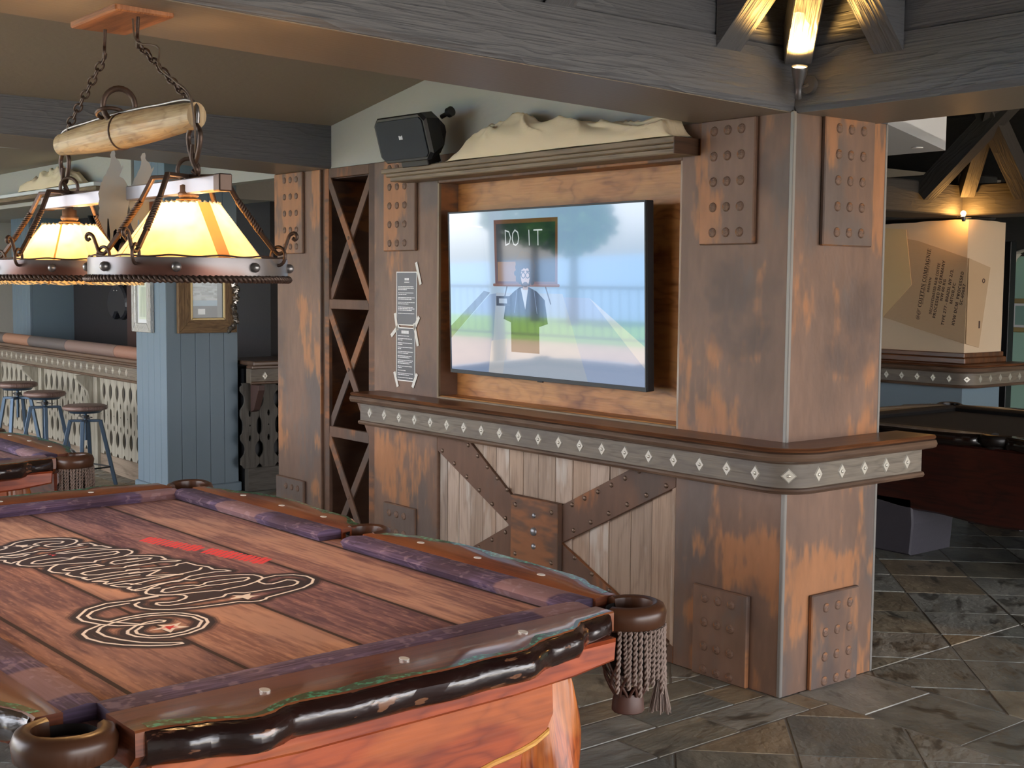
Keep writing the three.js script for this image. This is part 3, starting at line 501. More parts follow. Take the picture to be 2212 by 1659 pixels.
// ------------------------------------------------------------------ canvas bundle on the shelf
const burlap = grey(256, 256, 0.09, 0.09, (u, v) => 0.5 + 0.25 * Math.sin(u * 2 * Math.PI * 24) * Math.sign(Math.sin(v * 2 * Math.PI * 24)) + (fbm(u, v, 16, 16, 3, 2) - 0.5) * 0.4);
M.canvas = std({ color: 0xe9d6b6, bumpMap: burlap, bumpScale: 0.0008, roughness: 0.9 });
function bundle(L, depth, hs, seed, nx = 150, nv = 34) { // rumpled cloth lying along x; hs(u) is its height
  const pos = [], idx = [], uv = [];
  for (let i = 0; i <= nx; i++) for (let j = 0; j <= nv; j++) {
    const u = i / nx, v = j / nv, a = Math.PI * v, H = hs(u), end = Math.min(1, Math.sin(Math.PI * clamp(u, 0.002, 0.998)) * 7);
    const w = fbm(u, v, 5, 3, 2, seed) - 0.5, ridge = 1 - Math.abs(2 * fbm(u + w * 0.1, v * 0.7 + u * 0.5 + w * 0.2, 7, 3, 1, seed + 5) - 1), ridge2 = 1 - Math.abs(2 * fbm(u * 0.9 + v * 0.3 + w * 0.15, v, 12, 3, 1, seed + 8) - 1);
    const f = (Math.pow(ridge, 4) * 0.2 + Math.pow(ridge2, 5) * 0.2 - 0.12 + w * 0.22), rr = 1 + f * (v > 0.04 && v < 0.97 ? 1 : 0.25);
    const c = Math.cos(a), s = Math.sin(a);
    pos.push((u - 0.5) * L + w * 0.05 + (ridge - 0.5) * 0.02, Math.max(0.001, H * end * Math.pow(s, 0.72) * rr * 0.95 + 0.004), depth * (0.5 * c * (0.85 + 0.15 * end) * (1 + w * 0.5)) + (ridge2 - 0.5) * 0.02 * s);
    uv.push(u * L, v * 0.4);
    if (i < nx && j < nv) { const k = i * (nv + 1) + j; idx.push(k, k + 1, k + nv + 2, k, k + nv + 2, k + nv + 1); }
  }
  const g = new THREE.BufferGeometry(); g.setAttribute('position', new THREE.Float32BufferAttribute(pos, 3)); g.setAttribute('uv', new THREE.Float32BufferAttribute(uv, 2)); g.setIndex(idx); g.computeVertexNormals(); return g;
}
{
  const hs = (u) => { const p = [[0, 0.03], [0.04, 0.055], [0.12, 0.13], [0.2, 0.15], [0.28, 0.21], [0.34, 0.19], [0.42, 0.155], [0.52, 0.16], [0.6, 0.15], [0.68, 0.115], [0.78, 0.1], [0.88, 0.09], [0.95, 0.105], [1, 0.05]]; for (let i = 1; i < p.length; i++) if (u <= p[i][0]) return mix(p[i - 1][1], p[i][1], ss(p[i - 1][0], p[i][0], u)); return 0.05; };
  const o = part('canvas_bundle', bundle(1.62, 0.15, hs, 3), M.canvas); o.position.set(-1.335, 2.296, 0.08);
  tag(o, 'crumpled cream canvas cloth bundled along the shelf above the television', 'cloth');
}
// ------------------------------------------------------------------ loudspeaker on the shelf end
{
  const t = thing('loudspeaker', 'black wall loudspeaker tilted down beside the canvas on the shelf', 'speaker', [-2.35, 2.324, 0.15]);
  t.rotation.set(0.3, 0.17, 0.02, 'YXZ');
  const w = 0.185, h = 0.115, pts = [];
  for (const [z, k, q] of [[0.1, 1, 0.035], [0.085, 1.05, 0.03], [-0.02, 0.95, 0.04], [-0.12, 0.6, 0.05], [-0.15, 0.45, 0.05]]) for (const [sx, sy] of [[-1, -1], [1, -1], [1, 1], [-1, 1]]) pts.push(V(sx * (w * k - q), sy * h * k, z), V(sx * w * k, sy * (h * k - q), z));
  for (const v of pts) v.y += 0.13;
  part('cabinet', guv(new ConvexGeometry(pts), 'x'), M.black, t);
  const gr = [[-w + 0.03, -h + 0.012], [w - 0.03, -h + 0.012], [w - 0.012, -h + 0.03], [w - 0.012, h - 0.03], [w - 0.03, h - 0.012], [-w + 0.03, h - 0.012], [-w + 0.012, h - 0.03], [-w + 0.012, -h + 0.03]].map(([x, y]) => [x, y + 0.13]);
  const mesh = grey(128, 128, 0.02, 0.02, (u, v) => (Math.hypot(((u * 8) % 1) - 0.5, ((v * 8) % 1) - 0.5) < 0.34 ? 0 : 1));
  const g = part('grille', guv(prism(gr, 0.1, 0.106, 0.002), 'x'), std({ color: 0x30343b, roughness: 0.55, metalness: 0.3, bumpMap: mesh, bumpScale: 0.0008 }), t);
  part('badge', [bx(-0.012, -0.004, 0.13, 0.15, 0.106, 0.1085, 0), bx(-0.002, 0.006, 0.13, 0.147, 0.106, 0.1085, 0), bx(0.008, 0.013, 0.13, 0.15, 0.106, 0.1085, 0)], M.white, g);
  part('bracket', [cyl([0.16, 0.2, -0.06], [0.235, 0.22, -0.06], 0.012, 0.012, 10), cyl([0.215, 0.215, -0.06], [0.24, 0.222, -0.06], 0.026, 0.026, 14)], M.black, t);
  part('foot', bx(-0.1, 0.1, -0.026, 0.03, -0.05, 0.05, 0.004), M.black, t);
}
// ------------------------------------------------------------------ hanging pool table lamp
{
  const X = -0.325, Z = 2.6, t = thing('pool_table_lamp', 'double rawhide lamp with iron rings hanging from a wooden yoke over the pool table', 'lamp', [X, 0, Z]);
  const woodY = std({ map: wood(512, 512, 0.8, 0.3, [190, 168, 130], [128, 98, 66], { seed: 91, rings: 4, warp: 1.2, third: [190, 150, 96] }), bumpMap: grainBump, bumpScale: 0.001, roughness: 0.5 });
  const plateM = std({ map: wood(512, 512, 0.7, 0.3, [176, 118, 76], [122, 74, 46], { seed: 96, rings: 4 }), roughness: 0.5 });
  const hide = phy({ map: tex(512, 512, 0.6, 0.6, (u, v) => { const k = fbm(u, v, 5, 5, 5, 81); return lerp3([248, 230, 190], [234, 204, 150], ss(0.4, 0.7, k)); }), roughness: 0.9, transmission: 0.5, thickness: 0, side: THREE.DoubleSide });
  const hideSeam = phy({ color: 0xd9b277, roughness: 0.9, transmission: 0.4, thickness: 0, side: THREE.DoubleSide });
  const lace = std({ color: 0xd8c7a0, roughness: 0.9 });
  part('mount_plate', bx(-0.17, 0.17, 2.41, 2.432, -0.085, 0.085, 0.004, 'x'), plateM, t);
  // chains: hook then links alternating by a quarter turn
  const linkG = new THREE.TubeGeometry(new THREE.CatmullRomCurve3(Array.from({ length: 10 }, (_, i) => { const a = (i / 10) * 2 * Math.PI; return V(0.0105 * Math.sign(Math.cos(a)) * Math.pow(Math.abs(Math.cos(a)), 0.7), 0.019 * Math.sin(a), 0); }), true), 18, 0.0033, 5, true);
  function chain(a, b, n) {
    const A = V(...a), B = V(...b), d = B.clone().sub(A), q = new THREE.Quaternion().setFromUnitVectors(V(0, 1, 0), d.clone().normalize());
    for (let i = 0; i < n; i++) { const m = part('chain_link', linkG, M.iron, t); m.position.copy(A).addScaledVector(d, (i + 0.5) / n); m.quaternion.copy(q).multiply(new THREE.Quaternion().setFromAxisAngle(V(0, 1, 0), (i % 2) * 1.57 + 0.3)); }
  }
  const hookAt = (x) => part('eye_hook', tube([[x, 2.41, 0], [x + 0.002, 2.36, 0.004], [x + 0.012, 2.345, 0.008], [x + 0.008, 2.33, 0.006], [x - 0.006, 2.328, 0], [x - 0.01, 2.342, -0.004]], 0.005, 20, 6), M.iron, t);
  hookAt(-0.12); hookAt(0.12);
  chain([-0.122, 2.335, 0], [-0.45, 2.146, 0], 11); chain([0.12, 2.335, 0], [0.44, 2.15, 0], 11);
  part('lamp_cable', tube([[0.13, 2.4, 0.02], [0.18, 2.33, 0.03], [0.25, 2.31, 0.0], [0.3, 2.25, 0.02], [0.4, 2.2, 0.02], [0.49, 2.15, 0.02], [0.5, 2.06, 0.012], [0.475, 1.99, 0.0]], 0.003, 40, 5), std({ color: 0x6b5a4c, roughness: 0.6 }), t);
  // yoke: tapered timber with an iron strap along the top
  const yk = new THREE.CylinderGeometry(1, 1, 1, 18, 14); { const p = yk.attributes.position; for (let i = 0; i < p.count; i++) { const s = p.getY(i) + 0.5, k = 0.034 + 0.016 * Math.sin(Math.PI * clamp(s, 0.0, 1)); p.setXYZ(i, (s - 0.5) * 0.98, p.getX(i) * k, p.getZ(i) * k * 0.8); } yk.computeVertexNormals(); }
  const yoke = part('yoke', guv(yk.toNonIndexed(), 'x'), woodY, t); yoke.position.set(-0.005, 2.105, 0);
  part('iron_strap', tube([[-0.495, -0.028, 0], [-0.497, 0.02, 0], [-0.47, 0.038, 0], [-0.25, 0.05, 0], [0, 0.054, 0], [0.25, 0.05, 0], [0.47, 0.038, 0], [0.497, 0.015, 0], [0.495, -0.02, 0]], 0.006, 50, 4), M.ironBright, yoke);
  part('yoke_band', new THREE.TorusGeometry(0.05, 0.0035, 6, 28).rotateY(1.57).scale(1, 1, 0.82), M.iron, yoke);
  part('yoke_ring', at(new THREE.TorusGeometry(0.045, 0.008, 8, 24).scale(1, 1.1, 1).rotateY(1.0), -0.02, 0.075, 0), M.iron, yoke);
  part('yoke_ring', at(new THREE.TorusGeometry(0.038, 0.006, 8, 24).rotateX(1.45).rotateZ(0.3), -0.06, 0.055, 0.01), M.iron, yoke);
  for (const s of [-1, 1]) { // pear links and rings down to the lamp bar
    const x = s * 0.47;
    part('pear_link', tube([[x, 2.085, 0], [x - 0.034, 2.06, 0.0], [x - 0.032, 2.03, 0], [x - 0.004, 1.985, 0], [x + 0.004, 1.985, 0], [x + 0.032, 2.03, 0], [x + 0.034, 2.06, 0]], 0.007, 40, 7, true).rotateY(0), M.iron, t);
    part('hook_shank', tube([[x, 2.03, 0.005], [x + 0.004, 1.99, 0.008], [x + 0.012, 1.965, 0], [x, 1.955, -0.008], [x - 0.012, 1.965, 0]], 0.007, 20, 6), M.iron, t);
  }
  // flat steel bar carrying the lamps
  const lb = part('lamp_bar', bx(-0.64, 0.64, 1.905, 1.945, -0.016, 0.016, 0.003, 'x'), std({ color: 0x9b9aa2, metalness: 0.7, roughness: 0.35 }), t);
  part('bar_end', bx(0.612, 0.648, 1.903, 1.947, -0.018, 0.018, 0.003), M.iron, lb);
  part('bar_end', bx(-0.648, -0.612, 1.903, 1.947, -0.018, 0.018, 0.003), M.iron, lb);
  // two cut steel riders straddling the bar
  const rider = [[-0.009, 0.125], [-0.004, 0.136], [0.003, 0.138], [0.005, 0.13], [0.004, 0.122], [0.008, 0.115], [0.015, 0.109], [0.019, 0.099], [0.021, 0.09], [0.026, 0.098], [0.027, 0.094], [0.019, 0.075], [0.015, 0.066], [0.027, 0.059], [0.032, 0.051], [0.04, 0.035], [0.044, 0.013], [0.04, -0.013], [0.036, -0.034], [0.035, -0.066], [0.028, -0.071], [0.021, -0.087], [0.016, -0.111], [0.012, -0.109], [0.008, -0.091], [0.004, -0.082], [-0.003, -0.09], [-0.005, -0.11], [-0.008, -0.133], [-0.015, -0.138], [-0.013, -0.121], [-0.012, -0.101], [-0.016, -0.054], [-0.019, -0.054], [-0.02, -0.081], [-0.021, -0.103], [-0.028, -0.091], [-0.034, -0.079], [-0.038, -0.067], [-0.044, -0.054], [-0.042, -0.044], [-0.043, -0.034], [-0.04, -0.026], [-0.043, -0.013], [-0.04, 0.0], [-0.043, 0.016], [-0.039, 0.027], [-0.036, 0.043], [-0.031, 0.051], [-0.027, 0.064], [-0.021, 0.072], [-0.017, 0.083], [-0.012, 0.091], [-0.008, 0.105], [-0.007, 0.115]];
  for (const [z, x] of [[0.045, 0.0], [-0.045, 0.0]]) { const q = part('steel_cutout', guv(prism(rider, -0.0015, 0.0015), 'x'), std({ color: 0x9aa5ab, metalness: 0.5, roughness: 0.45 }), t); q.position.set(x + 0.04, 1.907, z); q.rotation.y = 1.1; }
  part('hide_fringe', [0, 1, 2, 3, 4].map((i) => bx(0.05 + i * 0.014, 0.062 + i * 0.014, 1.845 - (i % 3) * 0.012, 1.905, -0.06, -0.055, 0.001)), std({ color: 0x7a4a2c, roughness: 0.8 }), t);
  // a lamp: socket, square-laced hide shade, iron ring on four twisted hook bars
  function lamp(cx, dy, yB, a0) {
    const g = part('lamp_socket', [at(lathe([[0.0001, 0], [0.024, 0], [0.024, 0.03], [0.021, 0.032], [0.027, 0.038], [0.027, 0.046], [0.022, 0.05], [0.022, 0.066], [0.012, 0.07], [0.012, 0.085]], 18), cx, 1.842 + dy, 0)], std({ color: 0x6b5546, metalness: 0.5, roughness: 0.4 }), t);
    for (let k = 0; k < 3; k++) part('socket_coil', at(new THREE.TorusGeometry(0.03, 0.003, 6, 20).rotateX(1.57), cx, 1.87 + dy - k * 0.007, 0), std({ color: 0xa8804a, metalness: 0.4, roughness: 0.5 }), g);
    const yT = 1.862 + dy, rT = 0.082, rB = 0.222, n = 28, sh = [];
    const pos = [], idx = [], uv = [];
    for (let j = 0; j <= 8; j++) for (let i = 0; i <= n; i++) { const v = j / 8, a = (i / n) * 2 * Math.PI, w = 1 + 0.012 * Math.sin(a * 6 + v * 3) * v, r = mix(rT, rB, v) * w; pos.push(cx + r * Math.cos(a), mix(yT, yB, v) + (j === 0 ? 0.002 * Math.sin(a * 9) : j === 8 ? 0.003 * Math.sin(a * 11) : 0), r * Math.sin(a)); uv.push(a * 0.15, v * 0.25); if (i < n && j < 8) { const q = j * (n + 1) + i; idx.push(q, q + n + 1, q + 1, q + 1, q + n + 1, q + n + 2); } }
    const sg = new THREE.BufferGeometry(); sg.setAttribute('position', new THREE.Float32BufferAttribute(pos, 3)); sg.setAttribute('uv', new THREE.Float32BufferAttribute(uv, 2)); sg.setIndex(idx); sg.computeVertexNormals();
    const shade = part('lamp_shade', sg, hide, t);
    for (let k = 0; k < 4; k++) { // seams
      const a = a0 + k * 1.571, w = k ? 0.006 : 0.034, F = []; for (let j = 0; j < 6; j++) { const q = [], P = (v, s) => { const r = mix(rT, rB, v) * 1.012 + 0.0015, b = a + (s * w) / r; return [cx + r * Math.cos(b), mix(yT, yB, v), r * Math.sin(b)]; }; F.push([P(j / 6, -0.5), P(j / 6, 0.5), P((j + 1) / 6, 0.5), P((j + 1) / 6, -0.5)]); }
      part('shade_seam', polys(F, [cx, 1.74, 0]), hideSeam, shade);
    }
    for (const [y, r, m] of [[yT, rT, 30], [yB + 0.003, rB * 1.002, 60]]) part('lacing', Array.from({ length: m }, (_, i) => { const a = (i / m) * 2 * Math.PI; return cyl([cx + r * Math.cos(a), y - 0.003, r * Math.sin(a)], [cx + r * Math.cos(a + 4.4 / m), y + 0.003, r * Math.sin(a + 4.4 / m)], 0.0024, 0.0024, 5); }), lace, shade);
    const bulb = part('light_bulb', at(new THREE.SphereGeometry(0.028, 16, 12), cx, 1.79, 0), std({ color: 0xffffff, emissive: 0xffc36a, emissiveIntensity: 6 }), t);
    const L = new THREE.PointLight(0xffcb8c, 0.85, 0, 2); L.name = 'pool_lamp_light'; L.position.set(X + cx, 1.79, Z); L.castShadow = true; L.shadow.radius = 1.3; scene.add(L);
    // ring
    const R0 = 0.256, bandM = std({ map: tex(512, 128, 1.6, 0.4, (u, v) => { const k = fbm(u, v, 6, 3, 4, 71), q = ss(0.5, 0.62, fbm(u, v, 4, 2, 3, 77)); return lerp3(lerp3([150, 148, 150], [112, 104, 104], k), [104, 62, 50], q * 0.8); }), metalness: 0.65, roughness: 0.36 });
    const ring = part('lamp_ring', guv(at(lathe([[R0 - 0.003, 1.69], [R0, 1.689], [R0, 1.736], [R0 - 0.003, 1.737], [R0 - 0.003, 1.69]], 64), cx, 0, 0).toNonIndexed(), 'x'), bandM, t);
    { const p = ring.geometry.attributes.position, u2 = ring.geometry.attributes.uv; for (let i = 0; i < p.count; i++) u2.setXY(i, Math.atan2(p.getZ(i), p.getX(i) - cx) * R0, p.getY(i)); }
    part('twisted_rod', (() => { const l = []; for (const ph of [0, Math.PI]) l.push(tube(Array.from({ length: 240 }, (_, i) => { const a = (i / 240) * 2 * Math.PI, b = a * 60 + ph; return [cx + (R0 + 0.002 + 0.005 * Math.cos(b)) * Math.cos(a), 1.683 + 0.005 * Math.sin(b), (R0 + 0.002 + 0.005 * Math.cos(b)) * Math.sin(a)]; }), 0.0056, 480, 5, true)); return l; })(), M.iron, ring);
    part('wire_rim', tube(Array.from({ length: 60 }, (_, i) => { const a = (i / 60) * 2 * Math.PI; return [cx + (R0 - 0.004) * Math.cos(a), 1.74 + 0.002 * Math.sin(a * 13), (R0 - 0.004) * Math.sin(a)]; }), 0.0022, 160, 4, true), M.iron, ring);
    for (let k = 0; k < 8; k++) { const a = 0.55 + k * Math.PI / 4; part('ball_stud', at(new THREE.SphereGeometry(0.0125, 12, 8), cx + (R0 + 0.004) * Math.cos(a), 1.713, (R0 + 0.004) * Math.sin(a)), M.ironBright, ring); }
    for (let k = 0; k < 4; k++) { // hook bars
      const a = -0.62 + k * Math.PI / 2, C = Math.cos(a), S = Math.sin(a), P = (r, y) => [cx + r * C, y, r * S];
      const hb = part('hook_bar', [bar(P(0.0, 1.952), P(0.105, 1.95), 0.013, 0.011, 0.002), bar(P(0.102, 1.953), P(0.142, 1.888), 0.012, 0.012, 0.002)], M.iron, t);
      part('lower_bar', bar(P(0.205, 1.806), P(0.246, 1.758), 0.012, 0.012, 0.002), M.iron, hb);
      const tw = []; for (let q = 0; q < 4; q++) tw.push(tube(Array.from({ length: 40 }, (_, i) => { const s = i / 39, b = s * 2 * Math.PI * 3.2 + q * 1.571, r = mix(0.142, 0.207, s), y = mix(1.888, 1.805, s), o = 0.0058; return [cx + (r + o * Math.cos(b) * 0.8) * C - o * Math.sin(b) * S, y + o * Math.cos(b) * 0.6, (r + o * Math.cos(b) * 0.8) * S + o * Math.sin(b) * C]; }), 0.0036, 50, 5));
      part('twist', tw, M.iron, hb);
      part('hook_end', tube([P(0.244, 1.760), P(0.256, 1.750), P(0.27, 1.754), P(0.28, 1.776), P(0.29, 1.798), P(0.303, 1.803), P(0.31, 1.794), P(0.304, 1.786), P(0.298, 1.790)], 0.0052, 36, 6), M.iron, hb);
      const rg = part('hanging_ring', new THREE.TorusGeometry(0.024, 0.0045, 8, 24), M.iron, hb); rg.position.set(...P(0.257, 1.744)); rg.rotation.y = -a + (k % 2 ? 0.2 : -0.3) + 1.57 * 0;
    }
    part('suspension_ring', at(new THREE.TorusGeometry(0.03, 0.0055, 8, 24).rotateY(0.7), cx, 1.968, 0), M.iron, t);
  }
  lamp(0.431, 0.02, 1.692, -0.04); lamp(-0.437, -0.012, 1.664, 2.2);
}
// ------------------------------------------------------------------ pool tables with live-edge rails
const LOGO = 
{s1:[-.196,2.254,-.217,2.224,-.225,2.175,-.201,2.127,-.157,2.105,-.110,2.110,-.068,2.141,-.035,2.190,-.020,2.242,.003,2.335,.018,2.349,.026,2.372,.015,2.403,-.004,2.421,-.007,2.474,-.019,2.548,-.043,2.615,-.074,2.653,-.106,2.670,-.138,2.672,-.158,2.666,-.170,2.649],
s2:[-.196,2.254,-.172,2.260,-.145,2.257,-.134,2.239,-.144,2.204,-.153,2.178,-.135,2.163,-.108,2.165,-.090,2.180,-.078,2.201,-.082,2.325,-.085,2.360,-.106,2.383,-.105,2.409,-.083,2.431,-.082,2.473,-.080,2.546,-.086,2.596,-.101,2.615,-.122,2.619,-.135,2.611,-.119,2.581,-.118,2.555,-.133,2.524,-.150,2.512,-.171,2.510,-.189,2.524,-.211,2.568,-.212,2.621,-.207,2.649],
star1:[-.045,2.433,-.060,2.401,-.082,2.404,-.063,2.380,-.072,2.347,-.047,2.363,-.027,2.339,-.028,2.367,-.008,2.391,-.035,2.394],
s4:[-.217,2.224,-.242,2.218,-.276,2.224,-.304,2.255,-.330,2.316,-.340,2.369,-.331,2.406,-.356,2.420,-.382,2.385,-.386,2.300,-.368,2.255,-.392,2.261,-.422,2.286,-.465,2.281,-.512,2.301,-.565,2.307,-.563,2.337,-.544,2.355,-.553,2.420,-.573,2.498],
s5:[-.247,2.544,-.273,2.525,-.282,2.482,-.266,2.433,-.251,2.423,-.258,2.403,-.274,2.387,-.276,2.342,-.265,2.289,-.255,2.255,-.238,2.261,-.221,2.288,-.226,2.323,-.224,2.368,-.237,2.404,-.231,2.424,-.230,2.450,-.226,2.507,-.231,2.537,-.247,2.544],
s6:[-.217,2.224,-.194,2.252,-.167,2.310,-.161,2.376,-.153,2.402,-.166,2.416,-.180,2.473,-.193,2.535,-.224,2.576,-.253,2.588,-.274,2.581,-.308,2.553,-.334,2.514,-.348,2.466,-.339,2.445,-.356,2.420],
s7:[-.441,2.553,-.434,2.485,-.419,2.394,-.440,2.423,-.466,2.488,-.521,2.419,-.526,2.518],
s8:[-.466,2.304,-.443,2.324,-.428,2.387,-.410,2.482,-.386,2.575],
s9:[-.318,2.603,-.325,2.568,-.345,2.510,-.352,2.433],
s10:[-.778,2.414,-.739,2.354,-.700,2.331,-.653,2.337,-.655,2.351,-.607,2.308,-.603,2.325,-.629,2.371,-.627,2.476],
s11:[-.720,2.438,-.714,2.380,-.700,2.366,-.685,2.380,-.682,2.453],
a1:[-1.071,2.742,-1.055,2.696,-1.075,2.654,-1.100,2.618,-1.121,2.603,-1.124,2.580,-1.142,2.583,-1.145,2.590,-1.162,2.578,-1.175,2.550,-1.168,2.519,-1.148,2.491,-1.132,2.491,-1.116,2.507,-1.123,2.535,-1.118,2.558,-1.107,2.566,-1.083,2.560,-1.067,2.542,-1.061,2.513,-1.084,2.472,-1.114,2.449,-1.137,2.444,-1.168,2.453,-1.202,2.485,-1.225,2.543,-1.234,2.584,-1.218,2.626,-1.181,2.657,-1.172,2.681,-1.151,2.679,-1.136,2.693,-1.122,2.726],
star2:[-1.158,2.662,-1.158,2.644,-1.181,2.642,-1.163,2.625,-1.161,2.604,-1.141,2.613,-1.136,2.597,-1.129,2.623,-1.122,2.636,-1.147,2.638],
a3:[-1.021,2.757,-1.028,2.634,-1.040,2.607,-1.023,2.587,-1.033,2.545,-1.032,2.492,-1.036,2.462,-1.055,2.470,-1.063,2.462,-1.058,2.429,-1.008,2.424,-1.003,2.435,-.987,2.414,-.941,2.401,-.942,2.427,-.972,2.460,-.971,2.514,-.962,2.579],
a4:[-.957,2.614,-.941,2.682,-.915,2.719,-.878,2.741,-.849,2.740,-.822,2.721,-.797,2.686,-.793,2.641,-.777,2.596,-.751,2.538,-.774,2.523,-.776,2.493,-.781,2.426,-.811,2.384,-.839,2.370,-.872,2.372,-.899,2.400,-.920,2.436,-.932,2.496,-.943,2.561,-.962,2.579],
a5:[-.865,2.699,-.886,2.680,-.890,2.638,-.882,2.595,-.854,2.574,-.871,2.555,-.876,2.522,-.873,2.476,-.870,2.412,-.846,2.414,-.828,2.440,-.830,2.493,-.834,2.533,-.862,2.554,-.844,2.576,-.837,2.615,-.838,2.656,-.838,2.686,-.854,2.701,-.865,2.699],
a6:[-.793,2.641,-.764,2.672,-.727,2.696,-.694,2.696,-.663,2.677,-.655,2.659,-.639,2.674,-.604,2.670,-.570,2.653,-.558,2.644,-.556,2.656,-.527,2.651,-.532,2.624,-.532,2.610,-.536,2.587,-.535,2.484],
a7:[-.709,2.657,-.719,2.642,-.720,2.597,-.717,2.547,-.685,2.535,-.693,2.576,-.684,2.610,-.680,2.642,-.699,2.657,-.709,2.657],
a8:[-.638,2.441,-.633,2.481,-.617,2.497,-.637,2.531,-.640,2.566,-.632,2.621,-.620,2.634,-.591,2.629,-.573,2.600,-.574,2.551,-.568,2.513,-.580,2.500,-.573,2.468],
a9:[-.727,2.403,-.730,2.447,-.728,2.484,-.707,2.503,-.683,2.498,-.681,2.467,-.682,2.422],
a10:[-.437,2.525,-.441,2.585,-.439,2.629,-.451,2.632,-.468,2.614,-.498,2.647,-.497,2.562,-.494,2.501],
a11:[-.375,2.551,-.409,2.582,-.415,2.625,-.385,2.617,-.359,2.589,-.346,2.604,-.305,2.596,-.298,2.527],
a12:[-.996,2.765,-1.024,2.736,-1.014,2.699,-1.004,2.657,-.984,2.684,-.981,2.719,-1.010,2.743],
a13:[-.977,2.771,-.957,2.751,-.934,2.761,-.898,2.752,-.914,2.733,-.915,2.719],
w1:[-.203,2.578,-.200,2.645,-.217,2.724,-.188,2.794,-.120,2.847,-.076,2.851,-.012,2.828,.030,2.797,.056,2.751,.061,2.712,.067,2.686,.056,2.677,.042,2.688,.042,2.721,.058,2.760,.092,2.798,.118,2.810,.157,2.804,.194,2.777,.215,2.739,.212,2.685,.189,2.634,.145,2.596,.108,2.583,.058,2.586,.012,2.607,-.021,2.644,-.040,2.690,-.039,2.753,-.026,2.798],
w2:[-.180,2.675,-.177,2.740,-.155,2.790,-.119,2.820,-.084,2.824,-.024,2.799,.046,2.747],
w3:[-.009,2.829,.021,2.879,.049,2.901,.096,2.907,.157,2.892,.210,2.860,.255,2.814,.284,2.769,.289,2.740,.278,2.739,.254,2.775,.215,2.817,.158,2.847,.103,2.864,.051,2.863,.016,2.839,-.007,2.798,-.020,2.740,-.014,2.681,.015,2.630,.065,2.602,.122,2.602,.169,2.637,.192,2.689,.191,2.736,.170,2.775,.133,2.790,.104,2.782,.074,2.750],
star3:[.124,2.755,.113,2.710,.084,2.714,.107,2.683,.102,2.652,.126,2.675,.156,2.654,.148,2.693,.178,2.719,.131,2.722],
red:[-.992,2.274,-1.011,2.221,-.773,2.156,-.727,2.168,-.437,2.079,-.417,2.119,-.686,2.197,-.705,2.197],
redstar:[-.956,2.613,-.938,2.588,-.928,2.608,-.965,2.599],
hook:[-1.188,2.319,-1.202,2.292,-1.129,2.261,-1.047,2.241,-1.071,2.296,-1.133,2.335]};
const HX = 1.2875, HZ = 0.755, TC = [-0.5125, 2.455];
